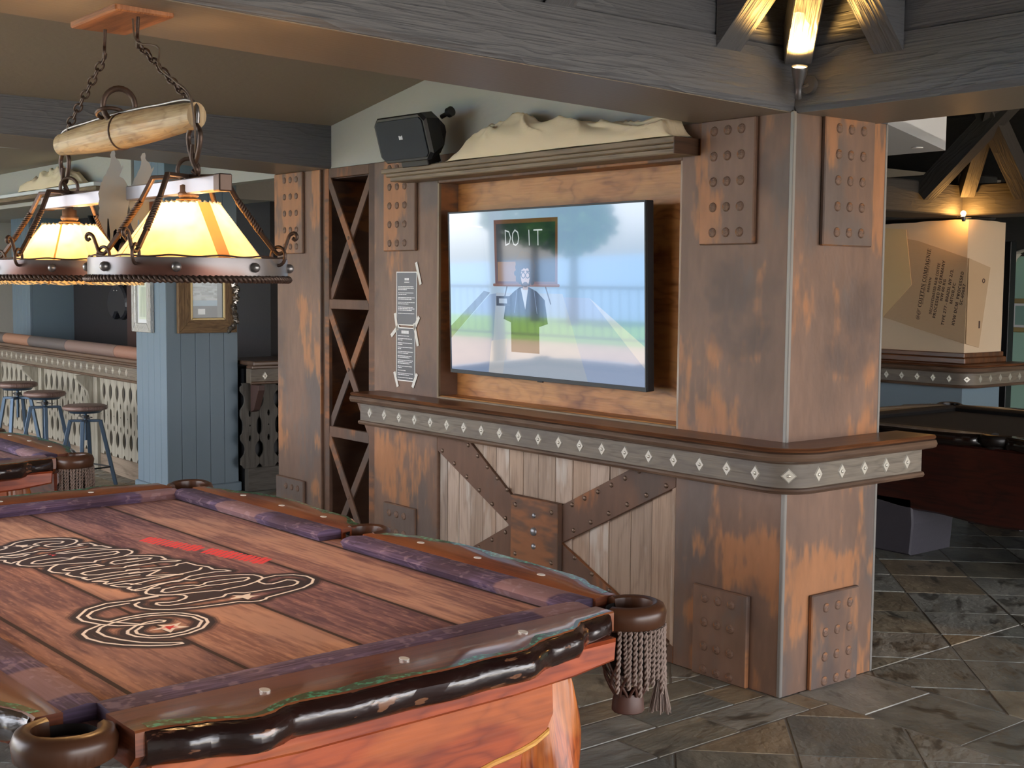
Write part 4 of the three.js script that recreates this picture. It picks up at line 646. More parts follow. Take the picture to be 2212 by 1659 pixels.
const clothPrint = (() => { // cloth printed with boards and a script logo; canvas x follows table x, canvas y follows table z
  const W = 1792, H = 1050, t = canvasTex(W, H, (c) => {
    const im = c.createImageData(W, H), d = im.data, joints = [1.70, 1.79, 2.09, 2.395, 2.717, 3.01, 3.3];
    const tone = [[[156, 126, 132], [98, 76, 92]], [[190, 150, 142], [136, 102, 108]], [[196, 154, 138], [134, 98, 100]], [[158, 120, 120], [100, 72, 84]], [[202, 158, 134], [134, 96, 90]], [[178, 134, 116], [112, 80, 80]], [[158, 120, 112], [98, 70, 76]]];
    for (let j = 0; j < H; j++) {
      const z = TC[1] - HZ + (j / H) * 2 * HZ; let k = 0; while (k < joints.length && z > joints[k]) k++;
      const dj = Math.min(...joints.map((q) => Math.abs(z - q)));
      for (let i = 0; i < W; i++) {
        const u = i / W, v = j / H, f = fbm(u, v, 22, 150, 3, 7), g = fbm(u + k * 0.37, v, 5, 14, 5, 17 + k * 3), b = fbm(u + k * 0.21, v, 6, 6, 4, 27);
        let q = lerp3(tone[k % 7][0], tone[k % 7][1], clamp((f - 0.5) * 1.5 + ss(0.42, 0.66, g) * 0.75 + (b - 0.4) * 0.5));
        q = lerp3(q, [206, 164, 140], ss(0.6, 0.78, fbm(u, v, 80, 260, 2, 47)) * 0.35);
        q = lerp3(q, [78, 66, 92], ss(0.1, 0.0, u) * 0.3 + ss(0.52, 0.7, fbm(u, v, 4, 4, 4, 57)) * 0.22);
        if (dj < 0.006) q = lerp3(q, [38, 24, 26], 0.9); else if (dj < 0.022) q = lerp3(q, [60, 38, 40], 0.45 * (1 - dj / 0.022));
        const o = (j * W + i) * 4; d[o] = q[0]; d[o + 1] = q[1]; d[o + 2] = q[2]; d[o + 3] = 255;
      }
    }
    c.putImageData(im, 0, 0);
    const S = W / (2 * HX), P = (l) => { const o = []; for (let i = 0; i < l.length; i += 2) o.push([(l[i] - TC[0] + HX) * S, (l[i + 1] - TC[1] + HZ) * (H / (2 * HZ))]); return o; };
    const path = (l) => { const p = P(l); c.beginPath(); p.forEach(([x, y], i) => (i ? c.lineTo(x, y) : c.moveTo(x, y))); };
    const names = Object.keys(LOGO).filter((n) => /^[saw]\d/.test(n));
    c.lineJoin = c.lineCap = 'round';
    for (const [w, col] of [[46, 'rgba(44,30,34,0.25)'], [36, 'rgba(44,32,38,0.5)'], [27, '#2d2630']]) { c.strokeStyle = col; c.lineWidth = w; for (const n of names) { path(LOGO[n]); c.stroke(); } }
    c.fillStyle = '#332a33'; for (const n of ['a5', 'a6', 'a4', 'a1', 's2', 's4']) { path(LOGO[n]); c.fill(); }
    c.strokeStyle = '#f6f1ee'; c.lineWidth = 6.4; for (const n of names) { path(LOGO[n]); c.stroke(); }
    c.fillStyle = '#efe9e4'; for (const n of ['star1', 'star2', 'star3']) { path(LOGO[n]); c.closePath(); c.fill(); }
    const st = P(LOGO.star3), mx = st.reduce((s, a) => s + a[0], 0) / st.length, my = st.reduce((s, a) => s + a[1], 0) / st.length;
    poly(c, st.map(([x, y]) => [mix(mx, x, 0.45), mix(my, y, 0.45)]), '#c8363c'); poly(c, P(LOGO.redstar), '#d2404a');
    line(c, P(LOGO.hook), '#4a3a34', 2);
    // red brush lettering, a row of slanted strokes in two words
    const rr = rng(8), a0 = [-1.002, 2.247], a1 = [-0.427, 2.099];
    for (let i = 0; i < 27; i++) { const s = i / 26; if (i === 13) continue; const x = mix(a0[0], a1[0], s), z = mix(a0[1], a1[1], s), h = 0.026 + rr() * 0.012; line(c, P([x - h * 0.55, z - h * 0.9, x + h * 0.55 + 0.004, z + h * 0.9]), '#ee4f56', 9 + rr() * 5); }
  });
  t.flipY = true; return t;
})();
const lac = (o) => phy({ clearcoat: 0.9, clearcoatRoughness: 0.1, roughness: 0.4, ...o });
const TM = {
  cloth: phy({ map: clothPrint, roughness: 0.85, sheen: 0.25, sheenRoughness: 0.5, bumpMap: burlap, bumpScale: 0.0001 }),
  cushion: std({ map: tex(1024, 256, 2.4, 0.3, (u, v) => { const s = fbm(u, 0.5, 7, 1, 1, 3), f = fbm(u, v, 30, 60, 3, 13), g = fbm(u, v, 10, 8, 4, 23); let q = lerp3([116, 98, 132], [72, 56, 80], clamp(f * 1.7 - 0.3)); q = lerp3(q, [158, 122, 118], ss(0.6, 0.64, s) * 0.75); q = lerp3(q, [70, 52, 66], ss(0.45, 0.38, s) * 0.55); return lerp3(q, [176, 152, 160], ss(0.62, 0.75, fbm(u, v, 90, 14, 3, 29)) * 0.4); }), roughness: 0.8 }),
  rail: lac({ map: wood(1024, 512, 1.6, 0.5, [130, 68, 40], [74, 34, 22], { seed: 131, rings: 5, warp: 0.8, third: [152, 92, 50] }), bumpMap: grainBump, bumpScale: 0.0002 }),
  apron: lac({ map: wood(1024, 512, 1.5, 0.7, [178, 80, 38], [108, 38, 20], { seed: 141, rings: 5, warp: 1.5, ring: 0.9, third: [198, 114, 56], thirdAmt: 0.5, fine: 60 }), bumpMap: grainBump, bumpScale: 0.0003, clearcoat: 0.5, clearcoatRoughness: 0.3 }),
  log: std({ map: wood(512, 512, 0.7, 0.4, [190, 96, 44], [84, 32, 20], { seed: 151, rings: 4, warp: 1.3, third: [210, 132, 66] }), roughness: 0.28, bumpMap: grainBump, bumpScale: 0.001 }),
  sap: lac({ map: wood(512, 256, 0.8, 0.3, [232, 178, 92], [200, 120, 54], { seed: 147 }) }),
  bark: lac({ map: tex(1024, 256, 1.4, 0.25, (u, v) => { let q = lerp3([52, 26, 20], [24, 12, 12], fbm(u, v, 8, 6, 5, 33)); q = lerp3(q, [150, 104, 74], ss(0.68, 0.76, fbm(u, v, 26, 12, 4, 43)) * 0.8); return q; }), bumpMap: grey(512, 256, 0.5, 0.25, (u, v) => fbm(u, v, 8, 8, 4, 53)), bumpScale: 0.006, roughness: 0.25 }),
  inlay: lac({ map: tex(512, 64, 0.5, 0.05, (u, v) => lerp3([62, 84, 52], [84, 190, 150], ss(0.5, 0.7, fbm(u, v, 40, 6, 3, 63)))) }),
  leather: std({ color: 0x4d3020, roughness: 0.32, bumpMap: plaster, bumpScale: 0.0006 }), pocketDark: std({ color: 0x150e0a, roughness: 0.8 }),
  pearl: std({ color: 0xeee9df, roughness: 0.25, metalness: 0.1 }), cord: std({ color: 0x8a786e, roughness: 0.85 }), net: std({ color: 0x5a4038, roughness: 0.5 }), steel: M.ironBright,
};
const pw = (p) => (s) => { if (s <= p[0][0]) return p[0][1]; for (let i = 1; i < p.length; i++) if (s <= p[i][0]) return mix(p[i - 1][1], p[i][1], ss(p[i - 1][0], p[i][0], s)); return p[p.length - 1][1]; };
const EDGE = { // width of each rail along its length
  end: pw([[-0.66, 0.072], [-0.56, 0.088], [-0.485, 0.135], [-0.384, 0.15], [-0.26, 0.195], [-0.15, 0.19], [-0.054, 0.198], [0.081, 0.19], [0.22, 0.193], [0.366, 0.178], [0.42, 0.2], [0.456, 0.21], [0.57, 0.165], [0.66, 0.14]]),
  far: pw([[-1.19, 0.06], [-1.05, 0.1], [-0.92, 0.15], [-0.68, 0.175], [-0.455, 0.153], [-0.27, 0.146], [-0.12, 0.1], [0.054, 0.065], [0.153, 0.108], [0.231, 0.145], [0.432, 0.17], [0.69, 0.163], [0.97, 0.15], [1.024, 0.14], [1.108, 0.102], [1.2, 0.08]]),
};
// rail frame: origin at the joint line's middle, s along it, o outward; F maps (s, o, y) to table coordinates
const SIDES = [ { n: 'end', half: HZ, f: (s, o) => [HX + o, s], e: EDGE.end }, { n: 'far', half: HX, f: (s, o) => [s, -HZ - o], e: EDGE.far }, { n: 'end', half: HZ, f: (s, o) => [-HX - o, s], e: (s) => EDGE.end(-s) }, { n: 'near', half: HX, f: (s, o) => [s, HZ + o], e: (s) => EDGE.far(-s) } ];
function strip(f, s0, s1, n, section, closed = false) { // section(s) -> [[o, y]...]
  const pos = [], uv = [], rows = []; for (let i = 0; i <= n; i++) { const s = mix(s0, s1, i / n); rows.push(section(s).map(([o, y]) => { const q = f(s, o); return [q[0], y, q[1], s]; })); }
  const m = rows[0].length, put = (a, u, v) => { pos.push(a[0], a[1], a[2]); uv.push(u, v); };
  for (let i = 0; i < n; i++) { let w = 0; for (let j = 0; j < m - (closed ? 0 : 1); j++) { const a = rows[i][j], b = rows[i + 1][j], c = rows[i + 1][(j + 1) % m], d = rows[i][(j + 1) % m], W = Math.hypot(a[0] - d[0], a[1] - d[1], a[2] - d[2]); put(a, a[3], w); put(b, b[3], w); put(c, b[3], w + W); put(a, a[3], w); put(c, b[3], w + W); put(d, a[3], w + W); w += W; } }
  if (closed) for (const r of [rows[0], rows[n]]) for (let j = 2; j < m; j++) { for (const q of [r[0], r[j - 1], r[j]]) put(q, q[3], q[1]); }
  const g = new THREE.BufferGeometry(); g.setAttribute('position', new THREE.Float32BufferAttribute(pos, 3)); g.setAttribute('uv', new THREE.Float32BufferAttribute(uv, 2)); g.computeVertexNormals(); return toCreasedNormals(mergeVertices(g, 1e-5), 0.7);
}
const cordG = (() => { const l = []; for (const ph of [0, Math.PI]) l.push(tube(Array.from({ length: 22 }, (_, i) => { const b = (i / 21) * 2 * Math.PI * 5 + ph; return [0.0032 * Math.cos(b), -i / 21, 0.0032 * Math.sin(b)]; }), 0.0036, 42, 5)); return mergeGeometries(l); })();
function poolTable(label, pos, turn, T, o = {}) {
  const t = thing('pool_table', label, 'pool table', [pos[0], 0, pos[1]], turn, o.group);
  const bed = part('bed_cloth', (() => { const g = bx(-HX - 0.03, HX + 0.03, 0.72, 0.766, -HZ - 0.03, HZ + 0.03, 0, null), p = g.attributes.position, uv = g.attributes.uv; for (let i = 0; i < p.count; i++) uv.setXY(i, (p.getX(i) + HX) / (2 * HX), 1 - (p.getZ(i) + HZ) / (2 * HZ)); return g; })(), T.cloth, t);
  SIDES.forEach((S, k) => {
    const long = S.half > 1, segs = long ? [[-S.half + 0.075, -0.075], [0.075, S.half - 0.075]] : [[-S.half + 0.075, S.half - 0.075]];
    for (const [a, b] of segs) {
      part('cushion', strip((s, q) => S.f(s, -q), a, b, 14, (s) => { const e = Math.min(1, Math.min(s - a, b - s) / 0.02); return [[0.0, 0.768], [0.0, 0.8], [0.055, 0.806], [0.088 + 0.006 * e, 0.8], [0.1 + 0.004 * e, 0.79], [0.088, 0.767]].map(([q, y]) => [q, y]); }, true), T.cushion, t);
      const ra = a - 0.012, rb = b + 0.012;
      const rail = part('rail', strip(S.f, ra, rb, 40, (s) => { const e = S.e(s); return [[0, 0.72], [0, 0.801], [0.003, 0.803], [e - 0.004, 0.803], [e, 0.799], [e, 0.75], [e - 0.03, 0.72]]; }, true), T.rail, t);
      part('bark_edge', strip(S.f, ra + 0.02, rb - 0.02, 60, (s) => { const e = S.e(s), j = 0.014 * (fbm((s + 3) * 0.2, 0.3, 24, 3, 3, 5) - 0.5), h = Math.min(1, Math.min(s - ra, rb - s) / 0.05); return [[e - 0.002, 0.8], [e + (0.014 + j) * h, 0.795], [e + (0.028 + j) * h, 0.779], [e + (0.03 + j * 1.4) * h, 0.756], [e + (0.016 + j) * h, 0.732], [e - 0.012, 0.72], [e - 0.03, 0.722]]; }, true), T.bark, rail);
      if (T.inlay) part('inlay', strip(S.f, ra + 0.03, rb - 0.03, 60, (s) => { const e = S.e(s) - 0.001, w = 0.009 + 0.05 * Math.pow(fbm((s + 3) * 0.2, 0.7, 40, 3, 3, 9), 2); return [[e - w, 0.8034], [e, 0.8036]]; }), T.inlay, rail);
      if (T.pearl) for (let i = 1; i <= 3; i++) { const s = long ? (a < 0 ? -1 : 1) * i * 0.305 : (i - 2) * 0.368; const q = S.f(s, 0.072), g = new THREE.CylinderGeometry(0.0125, 0.0125, 0.0018, 18).scale(1.25, 1, 0.85); part('rail_sight', at(g, q[0], 0.8035, q[1]), T.pearl, rail); }
    }
  });
  // pockets: leather collar and cup at corners and middles
  const spots = [[HX + 0.035, -HZ - 0.035, 0.785], [HX + 0.035, HZ + 0.035, -0.785], [-HX - 0.035, -HZ - 0.035, 2.356], [-HX - 0.035, HZ + 0.035, -2.356], [0, -HZ - 0.05, 1.571], [0, HZ + 0.05, -1.571]];
  spots.forEach(([x, z, a], i) => {
    const g = new THREE.Group(); g.name = 'pocket'; g.position.set(x, 0, z); g.rotation.y = a; t.add(g); // local +x points outward
    const r = 0.072, arc = i < 4 ? 2.25 : 1.75, pts = (q, n = 26) => Array.from({ length: n }, (_, k) => { const b = mix(-arc, arc, k / (n - 1)); return q(b, k / (n - 1)); });
    const S = (b, w) => [[r - 0.012, 0.78], [r - 0.008, 0.806], [r + 0.004, 0.812], [r + 0.022, 0.804], [r + 0.03, 0.785], [r + 0.026, 0.752], [r + 0.01, 0.742], [r - 0.01, 0.75]].map(([q, y]) => [q * Math.cos(b), y - 0.006 * (1 - Math.cos(b)) * 0.5, q * Math.sin(b)]);
    const P = [], rows = pts((b) => S(b)); for (let k = 0; k < rows.length - 1; k++) for (let j = 0; j < 8; j++) P.push([rows[k][j], rows[k + 1][j], rows[k + 1][(j + 1) % 8], rows[k][(j + 1) % 8]]); P.push(rows[0], rows[rows.length - 1]);
    const cg = polys(P); part('collar', toCreasedNormals(mergeVertices((cg.deleteAttribute('normal'), cg.deleteAttribute('uv'), cg.computeVertexNormals(), cg), 1e-5), 0.9), T.leather, g);
    part('cup', lathe([[0.066, 0.79], [0.068, 0.74], [0.05, 0.62], [0.02, 0.6], [0.0001, 0.598]], 20), T.pocketDark, g);
    if (o.fringe?.includes(i)) {
      for (let k = 0; k < 26; k++) { const b = mix(-1.85, 1.85, k / 25), L = 0.155 + 0.035 * Math.sin(k * 1.9) * Math.sin(k * 0.7); const m = part('fringe_cord', cordG, T.cord, g); m.position.set((r + 0.024) * Math.cos(b), 0.748, (r + 0.024) * Math.sin(b)); m.scale.set(1.1, L, 1.1); m.rotation.set((R() - 0.5) * 0.12, R() * 6, (R() - 0.5) * 0.12); }
      const net = []; for (let k = 0; k < 10; k++) { const q = (k / 10) * 2 * Math.PI; for (const s of [-1, 1]) net.push(tube([0, 1, 2, 3, 4, 5].map((j) => { const v = j / 5, rr = mix(0.075, 0.04, v * v), b = q + s * v * 0.9; return [rr * Math.cos(b), mix(0.66, 0.55, v), rr * Math.sin(b)]; }), 0.004, 14, 5)); }
      part('pocket_net', net, T.net, g);
      part('net_foot', [lathe([[0.038, 0.555], [0.044, 0.53], [0.046, 0.505], [0.042, 0.5], [0.0001, 0.5]], 18)], T.net, g);
      const tas = [lathe([[0.0001, 0.63], [0.014, 0.62], [0.016, 0.6], [0.012, 0.59], [0.016, 0.582]], 12)]; const rt = rng(12); for (let k = 0; k < 60; k++) { const b = rt() * 6.283, q = Math.sqrt(rt()); tas.push(cyl([0.012 * q * Math.cos(b), 0.588, 0.012 * q * Math.sin(b)], [0.036 * q * Math.cos(b), 0.49 + rt() * 0.012, 0.036 * q * Math.sin(b)], 0.0017, 0.0017, 4)); }
      const ta = part('tassel', tas, T.cord, g); ta.position.set(0.09, 0, -0.03); 
      part('tassel_cord', cordG, T.cord, g).position.set(0.09, 0.74, -0.03); g.children[g.children.length - 1].scale.set(1, 0.12, 1);
    }
  });
  // cabinet: end boards, deep side slabs with a natural lower edge, log legs
  for (const s of [-1, 1]) {
    const fb = [[-0.66, 0.745], [-0.655, 0.685], [-0.5, 0.668], [-0.3, 0.66], [0.3, 0.66], [0.5, 0.668], [0.655, 0.685], [0.66, 0.745]];
    const e1 = part('frame_board', guv(flipX(prism(fb, 0, 0.055, 0.008), s * (HX + 0.065), s), 'z', 1.1, 0.2), T.apron, t);
    const wav = [[-0.45, 0.68], [-0.455, 0.58]]; for (let i = 0; i <= 20; i++) { const z = mix(-0.43, 0.5, i / 20); wav.push([z, 0.545 - 0.08 * Math.sin((i / 20) * Math.PI) - 0.006 * Math.sin(i * 1.1) - 0.015 * fbm(i / 20, 0.1, 7, 2, 3, 3)]); } wav.push([0.51, 0.68]);
    part('end_board', guv(flipX(prism(wav, 0, 0.06, 0.012), s * (HX + 0.045), s), 'z', 0.4, 0.9), T.apron, t);
    if (T.sap) part('sapwood_edge', guv(flipX(prism(wav.slice(2, -1).map(([z, y]) => [z, y + 0.012]).concat(wav.slice(2, -1).reverse().map(([z, y], i) => [z, y + 0.002 - 0.012 * fbm(i / 20, 0.6, 6, 2, 2, 19)])), 0, 0.066, 0.004), s * (HX + 0.045), s), 'z'), T.sap, t);
    part('lower_board', guv(flipX(prism([[-0.4, 0.56], [-0.38, 0.4], [-0.1, 0.33], [0.2, 0.34], [0.44, 0.4], [0.46, 0.56]], 0, 0.06, 0.012), s * (HX - 0.0), s), 'z', 2.4, 0.5), T.apron, t);
    const sl = [[-1.0, 0.73], [-1.02, 0.42]]; for (let i = 0; i <= 30; i++) { const x = mix(-0.98, 0.98, i / 30); sl.push([x, 0.27 + 0.1 * Math.pow(Math.abs(x) / 1.1, 2) + 0.05 * (fbm(i / 30, 0.4, 6, 2, 3, 29) - 0.5)]); } sl.push([1.02, 0.42], [1.0, 0.73]);
    part('side_slab', guv(prism(sl, s > 0 ? HZ + 0.06 : -HZ - 0.12, s > 0 ? HZ + 0.12 : -HZ - 0.06, 0.012), 'x', s * 2, 0.1), T.apron, t);
    for (const q of [-1, 1]) { // log legs
      const lg = new THREE.CylinderGeometry(1, 1, 1, 20, 16), p = lg.attributes.position; for (let i = 0; i < p.count; i++) { const y = p.getY(i) + 0.5, a = Math.atan2(p.getZ(i), p.getX(i)), rad = Math.hypot(p.getX(i), p.getZ(i)) * (0.085 + 0.035 * Math.sin(y * 3.3 + 0.3) + 0.014 * Math.sin(a * 3 + y * 5) + 0.01 * Math.sin(a * 5 - y * 9) + 0.05 * Math.pow(1 - y, 4)); p.setXYZ(i, rad * Math.cos(a), y * 0.7, rad * Math.sin(a)); } lg.computeVertexNormals();
      if (!o.block) part('log_leg', guv(lg.toNonIndexed(), 'y', s, q), T.log ?? T.apron, t).position.set(s * (HX - 0.04), 0, q * (HZ - 0.24));
      else part('block_leg', guv(prism([[-0.2, 0], [-0.22, 0.08], [-0.2, 0.36], [0.2, 0.36], [0.215, 0.2], [0.2, 0]], q > 0 ? HZ - 0.33 : -HZ - 0.12, q > 0 ? HZ + 0.12 : -HZ + 0.33, 0.01), 'y'), T.block, t).position.set(s * 0.72, 0, 0);
    }
  }
  return t;
}
function flipX(g, x, s) { // prism in (z, y) with thickness along local z -> thickness along s*x from x
  const p = g.attributes.position; for (let i = 0; i < p.count; i++) { const a = p.getX(i), b = p.getY(i), c = p.getZ(i); p.setXYZ(i, x + s * c, b, a); }
  if (s > 0) { // keep the winding outward
    const q = p.array; for (let i = 0; i < p.count; i += 3) for (let k = 0; k < 3; k++) { const w = q[(i + 1) * 3 + k]; q[(i + 1) * 3 + k] = q[(i + 2) * 3 + k]; q[(i + 2) * 3 + k] = w; }
  }
  g.computeVertexNormals(); return g;
}
poolTable('polished live-edge pool table with printed wood-board cloth in the foreground', TC, 0.028, TM, { fringe: [0] });
poolTable('pool table with fringed corner pocket at the left edge before the stools', [-4.33, 2.6], 0.02, TM, { fringe: [0] });
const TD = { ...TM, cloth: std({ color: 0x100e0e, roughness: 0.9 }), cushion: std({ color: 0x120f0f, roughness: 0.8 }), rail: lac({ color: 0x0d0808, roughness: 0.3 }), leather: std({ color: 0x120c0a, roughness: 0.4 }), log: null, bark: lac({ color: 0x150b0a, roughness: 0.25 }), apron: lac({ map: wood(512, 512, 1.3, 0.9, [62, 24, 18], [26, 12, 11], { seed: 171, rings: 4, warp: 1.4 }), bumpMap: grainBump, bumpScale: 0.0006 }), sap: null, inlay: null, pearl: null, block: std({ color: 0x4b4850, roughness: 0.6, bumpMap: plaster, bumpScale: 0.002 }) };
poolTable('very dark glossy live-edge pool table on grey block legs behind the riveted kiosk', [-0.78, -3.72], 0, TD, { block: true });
// ------------------------------------------------------------------ left rear: bar fronts, column, stools
struct('ceiling_west', bx(-13, -4.1, 2.7, 2.8, -11, 5.6, 0), M.ceil);
struct('trim_1', bx(-6.72, -6.69, 2.66, 2.7, 0.34, 5.6, 0.004, 'z'), M.white);
struct('wall_header', bx(-6.0, -4.19, 2.392, 2.75, -0.42, -0.3, 0), M.greyWall);
struct('wall_bulkhead', bx(-13, -6.6, 2.36, 2.7, -2.4, -0.02, 0), M.greyWall);
struct('wall_bar', [bx(-13, -6.7, 0, 2.36, -1.45, -1.3, 0), bx(-6.7, -6.6, 0, 2.75, -11, -2.4, 0)], M.dark);
struct('wall_passage', bx(-8.5, -4.4, 0, 2.75, -7.2, -7.1, 0), M.dark);
{
  const k = thing('boarded_column', 'blue grey tongue-and-groove column standing between the two bar fronts', 'column', [-6.285, 0, -0.33]);
  part('core', bx(-0.275, 0.275, 0, 2.7, -0.29, 0.29, 0), M.black, k);
  for (let i = 0; i < 5; i++) part('board', bx(-0.285 + i * 0.114 + 0.0012, -0.285 + (i + 1) * 0.114 - 0.0012, 0.06, 2.7, 0.27, 0.3, 0.0022, 'y'), M.blue, k);
  for (let i = 0; i < 5; i++) part('board', bx(0.255, 0.285, 0.06, 2.7, -0.3 + i * 0.12 + 0.0012, -0.3 + (i + 1) * 0.12 - 0.0012, 0.0022, 'y'), M.blue, k);
  part('skirting', bx(-0.305, 0.305, 0, 0.075, -0.32, 0.32, 0.008), M.blue, k);
}
const fret = wood(512, 512, 0.9, 0.3, [160, 155, 141], [112, 106, 94], { seed: 181, rings: 4 });
M.fret = std({ map: fret, bumpMap: grainBump, bumpScale: 0.0008, roughness: 0.7 });
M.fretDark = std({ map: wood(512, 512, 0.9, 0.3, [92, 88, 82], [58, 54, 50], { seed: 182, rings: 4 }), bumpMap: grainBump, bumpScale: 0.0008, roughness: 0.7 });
M.barBoard = std({ map: wood(512, 512, 1.4, 0.4, [142, 126, 108], [90, 76, 62], { seed: 186, rings: 5 }), roughness: 0.7 });
const slatG = (w, y0, y1) => { // fretted slat: scalloped edges make vase holes between neighbours
  const H = y1 - y0, h = w / 2 - 0.0015, notch = [[0.985, 0.012, 0.02], [0.80, 0.062, 0.034], [0.73, 0.02, 0.018], [0.49, 0.07, 0.022], [0.22, 0.062, 0.034], [0.29, 0.02, 0.018], [0.0, 0.022, 0.024]];
  const edge = (v) => { let d = 0; for (const [c, r, a] of notch) { const q = (v - c) * H / r; if (Math.abs(q) < 1) d = Math.max(d, a * (w / 0.15) * Math.sqrt(1 - q * q)); } return h - d; };
  const L = [], Rr = []; for (let i = 0; i <= 44; i++) { const v = i / 44; Rr.push([edge(v), y0 + v * H]); L.push([-edge(v), y0 + v * H]); }
  const leaf = (c, a, b) => Array.from({ length: 8 }, (_, i) => { const q = (i / 8) * 2 * Math.PI; return [a * Math.cos(q) * (0.7 + 0.3 * Math.abs(Math.cos(q))), y0 + c * H + b * Math.sin(q)]; });
  return guv(prism(Rr.concat(L.reverse()), 0, 0.018, 0, [leaf(0.64, 0.011 * w / 0.15, 0.026), leaf(0.35, 0.011 * w / 0.15, 0.026), leaf(0.5, 0.006 * w / 0.15, 0.007)]), 'y');
};
{ // long bar facing the room
  const k = thing('bar_counter', 'long fretwork bar counter with rolled leather edge behind the three stools', 'bar', [-6.61, 0, -0.17]);
  part('carcass', bx(-4.9, 0, 0, 1.02, -0.6, -0.06, 0), M.black, k);
  part('base_board', bx(-4.9, 0, 0, 0.155, -0.06, 0.004, 0.004, 'x'), M.barBoard, k);
  const sg = slatG(0.1455, 0.155, 0.85);
  for (let i = 0; i < 31; i++) { const x = -0.075 - i * 0.1455; const s = part('fret_slat', sg, M.fret, k); s.position.set(x, 0, -0.02); }
  for (const x of [-1.19, -2.61, -3.9]) {
    part('post', bx(x - 0.08, x + 0.08, 0.0, 0.86, -0.02, 0.03, 0.004, 'y'), M.fret, k);
    part('bracket', guv(prism([[0, 0.84], [0.15, 0.84], [0.15, 0.81], [0.05, 0.7], [0.03, 0.58], [0, 0.56]], -0.03, 0.03, 0.004).rotateY(-Math.PI / 2), 'y').translate(x - 0.03, 0, 0.03), M.fret, k);
  }
  part('fascia', bx(-4.9, 0, 0.84, 0.955, -0.02, 0.06, 0.003, 'x'), M.fascia, k);
  part('bead', [cyl([-4.9, 0.842, 0.062], [0, 0.842, 0.062], 0.012, 0.012, 10)], M.ledge, k);
  part('moulding', [bx(-4.9, 0, 0.955, 0.978, -0.02, 0.082, 0.006, 'x'), bx(-4.9, 0, 0.978, 1.0, -0.02, 0.1, 0.008, 'x'), bx(-4.9, 0, 1.0, 1.03, -0.3, 0.11, 0.006, 'x')], M.ledge, k);
  for (let i = 0; i < 30; i++) { const s = part('diamond_stud', studG, M.stud, k); s.position.set(-0.375 + 0.01 - 0.1463 * (i - 0), 0.908, 0.06); }
  const lc = [[150, 112, 92], [92, 84, 82], [128, 106, 96], [152, 112, 96], [96, 86, 84], [140, 104, 88]]; let x = 0;
  for (let i = 0; i < 8; i++) { const w = [0.55, 1.15, 1.0, 0.75, 0.6, 0.45, 0.3, 0.1][i], c = lc[(i * 2 + (i > 0 ? 1 : 0)) % 6], col = [[152, 112, 94], [128, 106, 98], [96, 88, 86], [154, 114, 92], [100, 92, 88], [140, 108, 92], [96, 88, 86], [150, 112, 92]][i];
    const g = lathe([[0.0001, 0], [0.05, 0.0], [0.055, 0.01], [0.055, w - 0.01], [0.05, w], [0.0001, w]], 20); g.rotateZ(Math.PI / 2); g.translate(x, 1.075, 0.045);
    part('leather_roll', g, std({ color: new THREE.Color(`rgb(${col.join(',')})`), roughness: 0.55, bumpMap: plaster, bumpScale: 0.001 }), k); x -= w; }
}
{ // second bar front beyond the column, facing the kiosk
  const k = thing('bar_counter', 'shadowed fretwork bar front in the gap between the blue column and the kiosk', 'bar', [-5.9, 0, -0.66], Math.PI / 2);
  part('carcass', bx(0, 2.6, 0, 0.98, -0.6, -0.06, 0), M.black, k);
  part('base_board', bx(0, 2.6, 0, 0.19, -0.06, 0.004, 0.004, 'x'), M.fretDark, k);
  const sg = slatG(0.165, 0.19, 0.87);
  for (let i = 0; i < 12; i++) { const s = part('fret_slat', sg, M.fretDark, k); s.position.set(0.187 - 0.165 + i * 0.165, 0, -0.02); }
  part('fascia', bx(0, 2.6, 0.87, 0.985, -0.02, 0.06, 0.003, 'x'), M.fascia, k);
  part('moulding', [bx(0, 2.6, 0.985, 1.01, -0.02, 0.085, 0.006, 'x'), bx(0, 2.6, 1.01, 1.045, -0.5, 0.11, 0.008, 'x'), cyl([0, 0.872, 0.06], [2.6, 0.872, 0.06], 0.012, 0.012, 8)].map((g) => (g.index ? g.toNonIndexed() : g)), M.ledge, k);
  for (let i = 0; i < 12; i++) part('diamond_stud', studG, M.stud, k).position.set(0.123 + i * 0.161, 0.926, 0.06);
  part('bracket', guv(prism([[0, 0.86], [0.13, 0.86], [0.13, 0.82], [0.05, 0.66], [0, 0.64]], -0.03, 0.03, 0.004).rotateY(-Math.PI / 2), 'y').translate(0.045, 0, 0.02), M.brownDark, k);
}
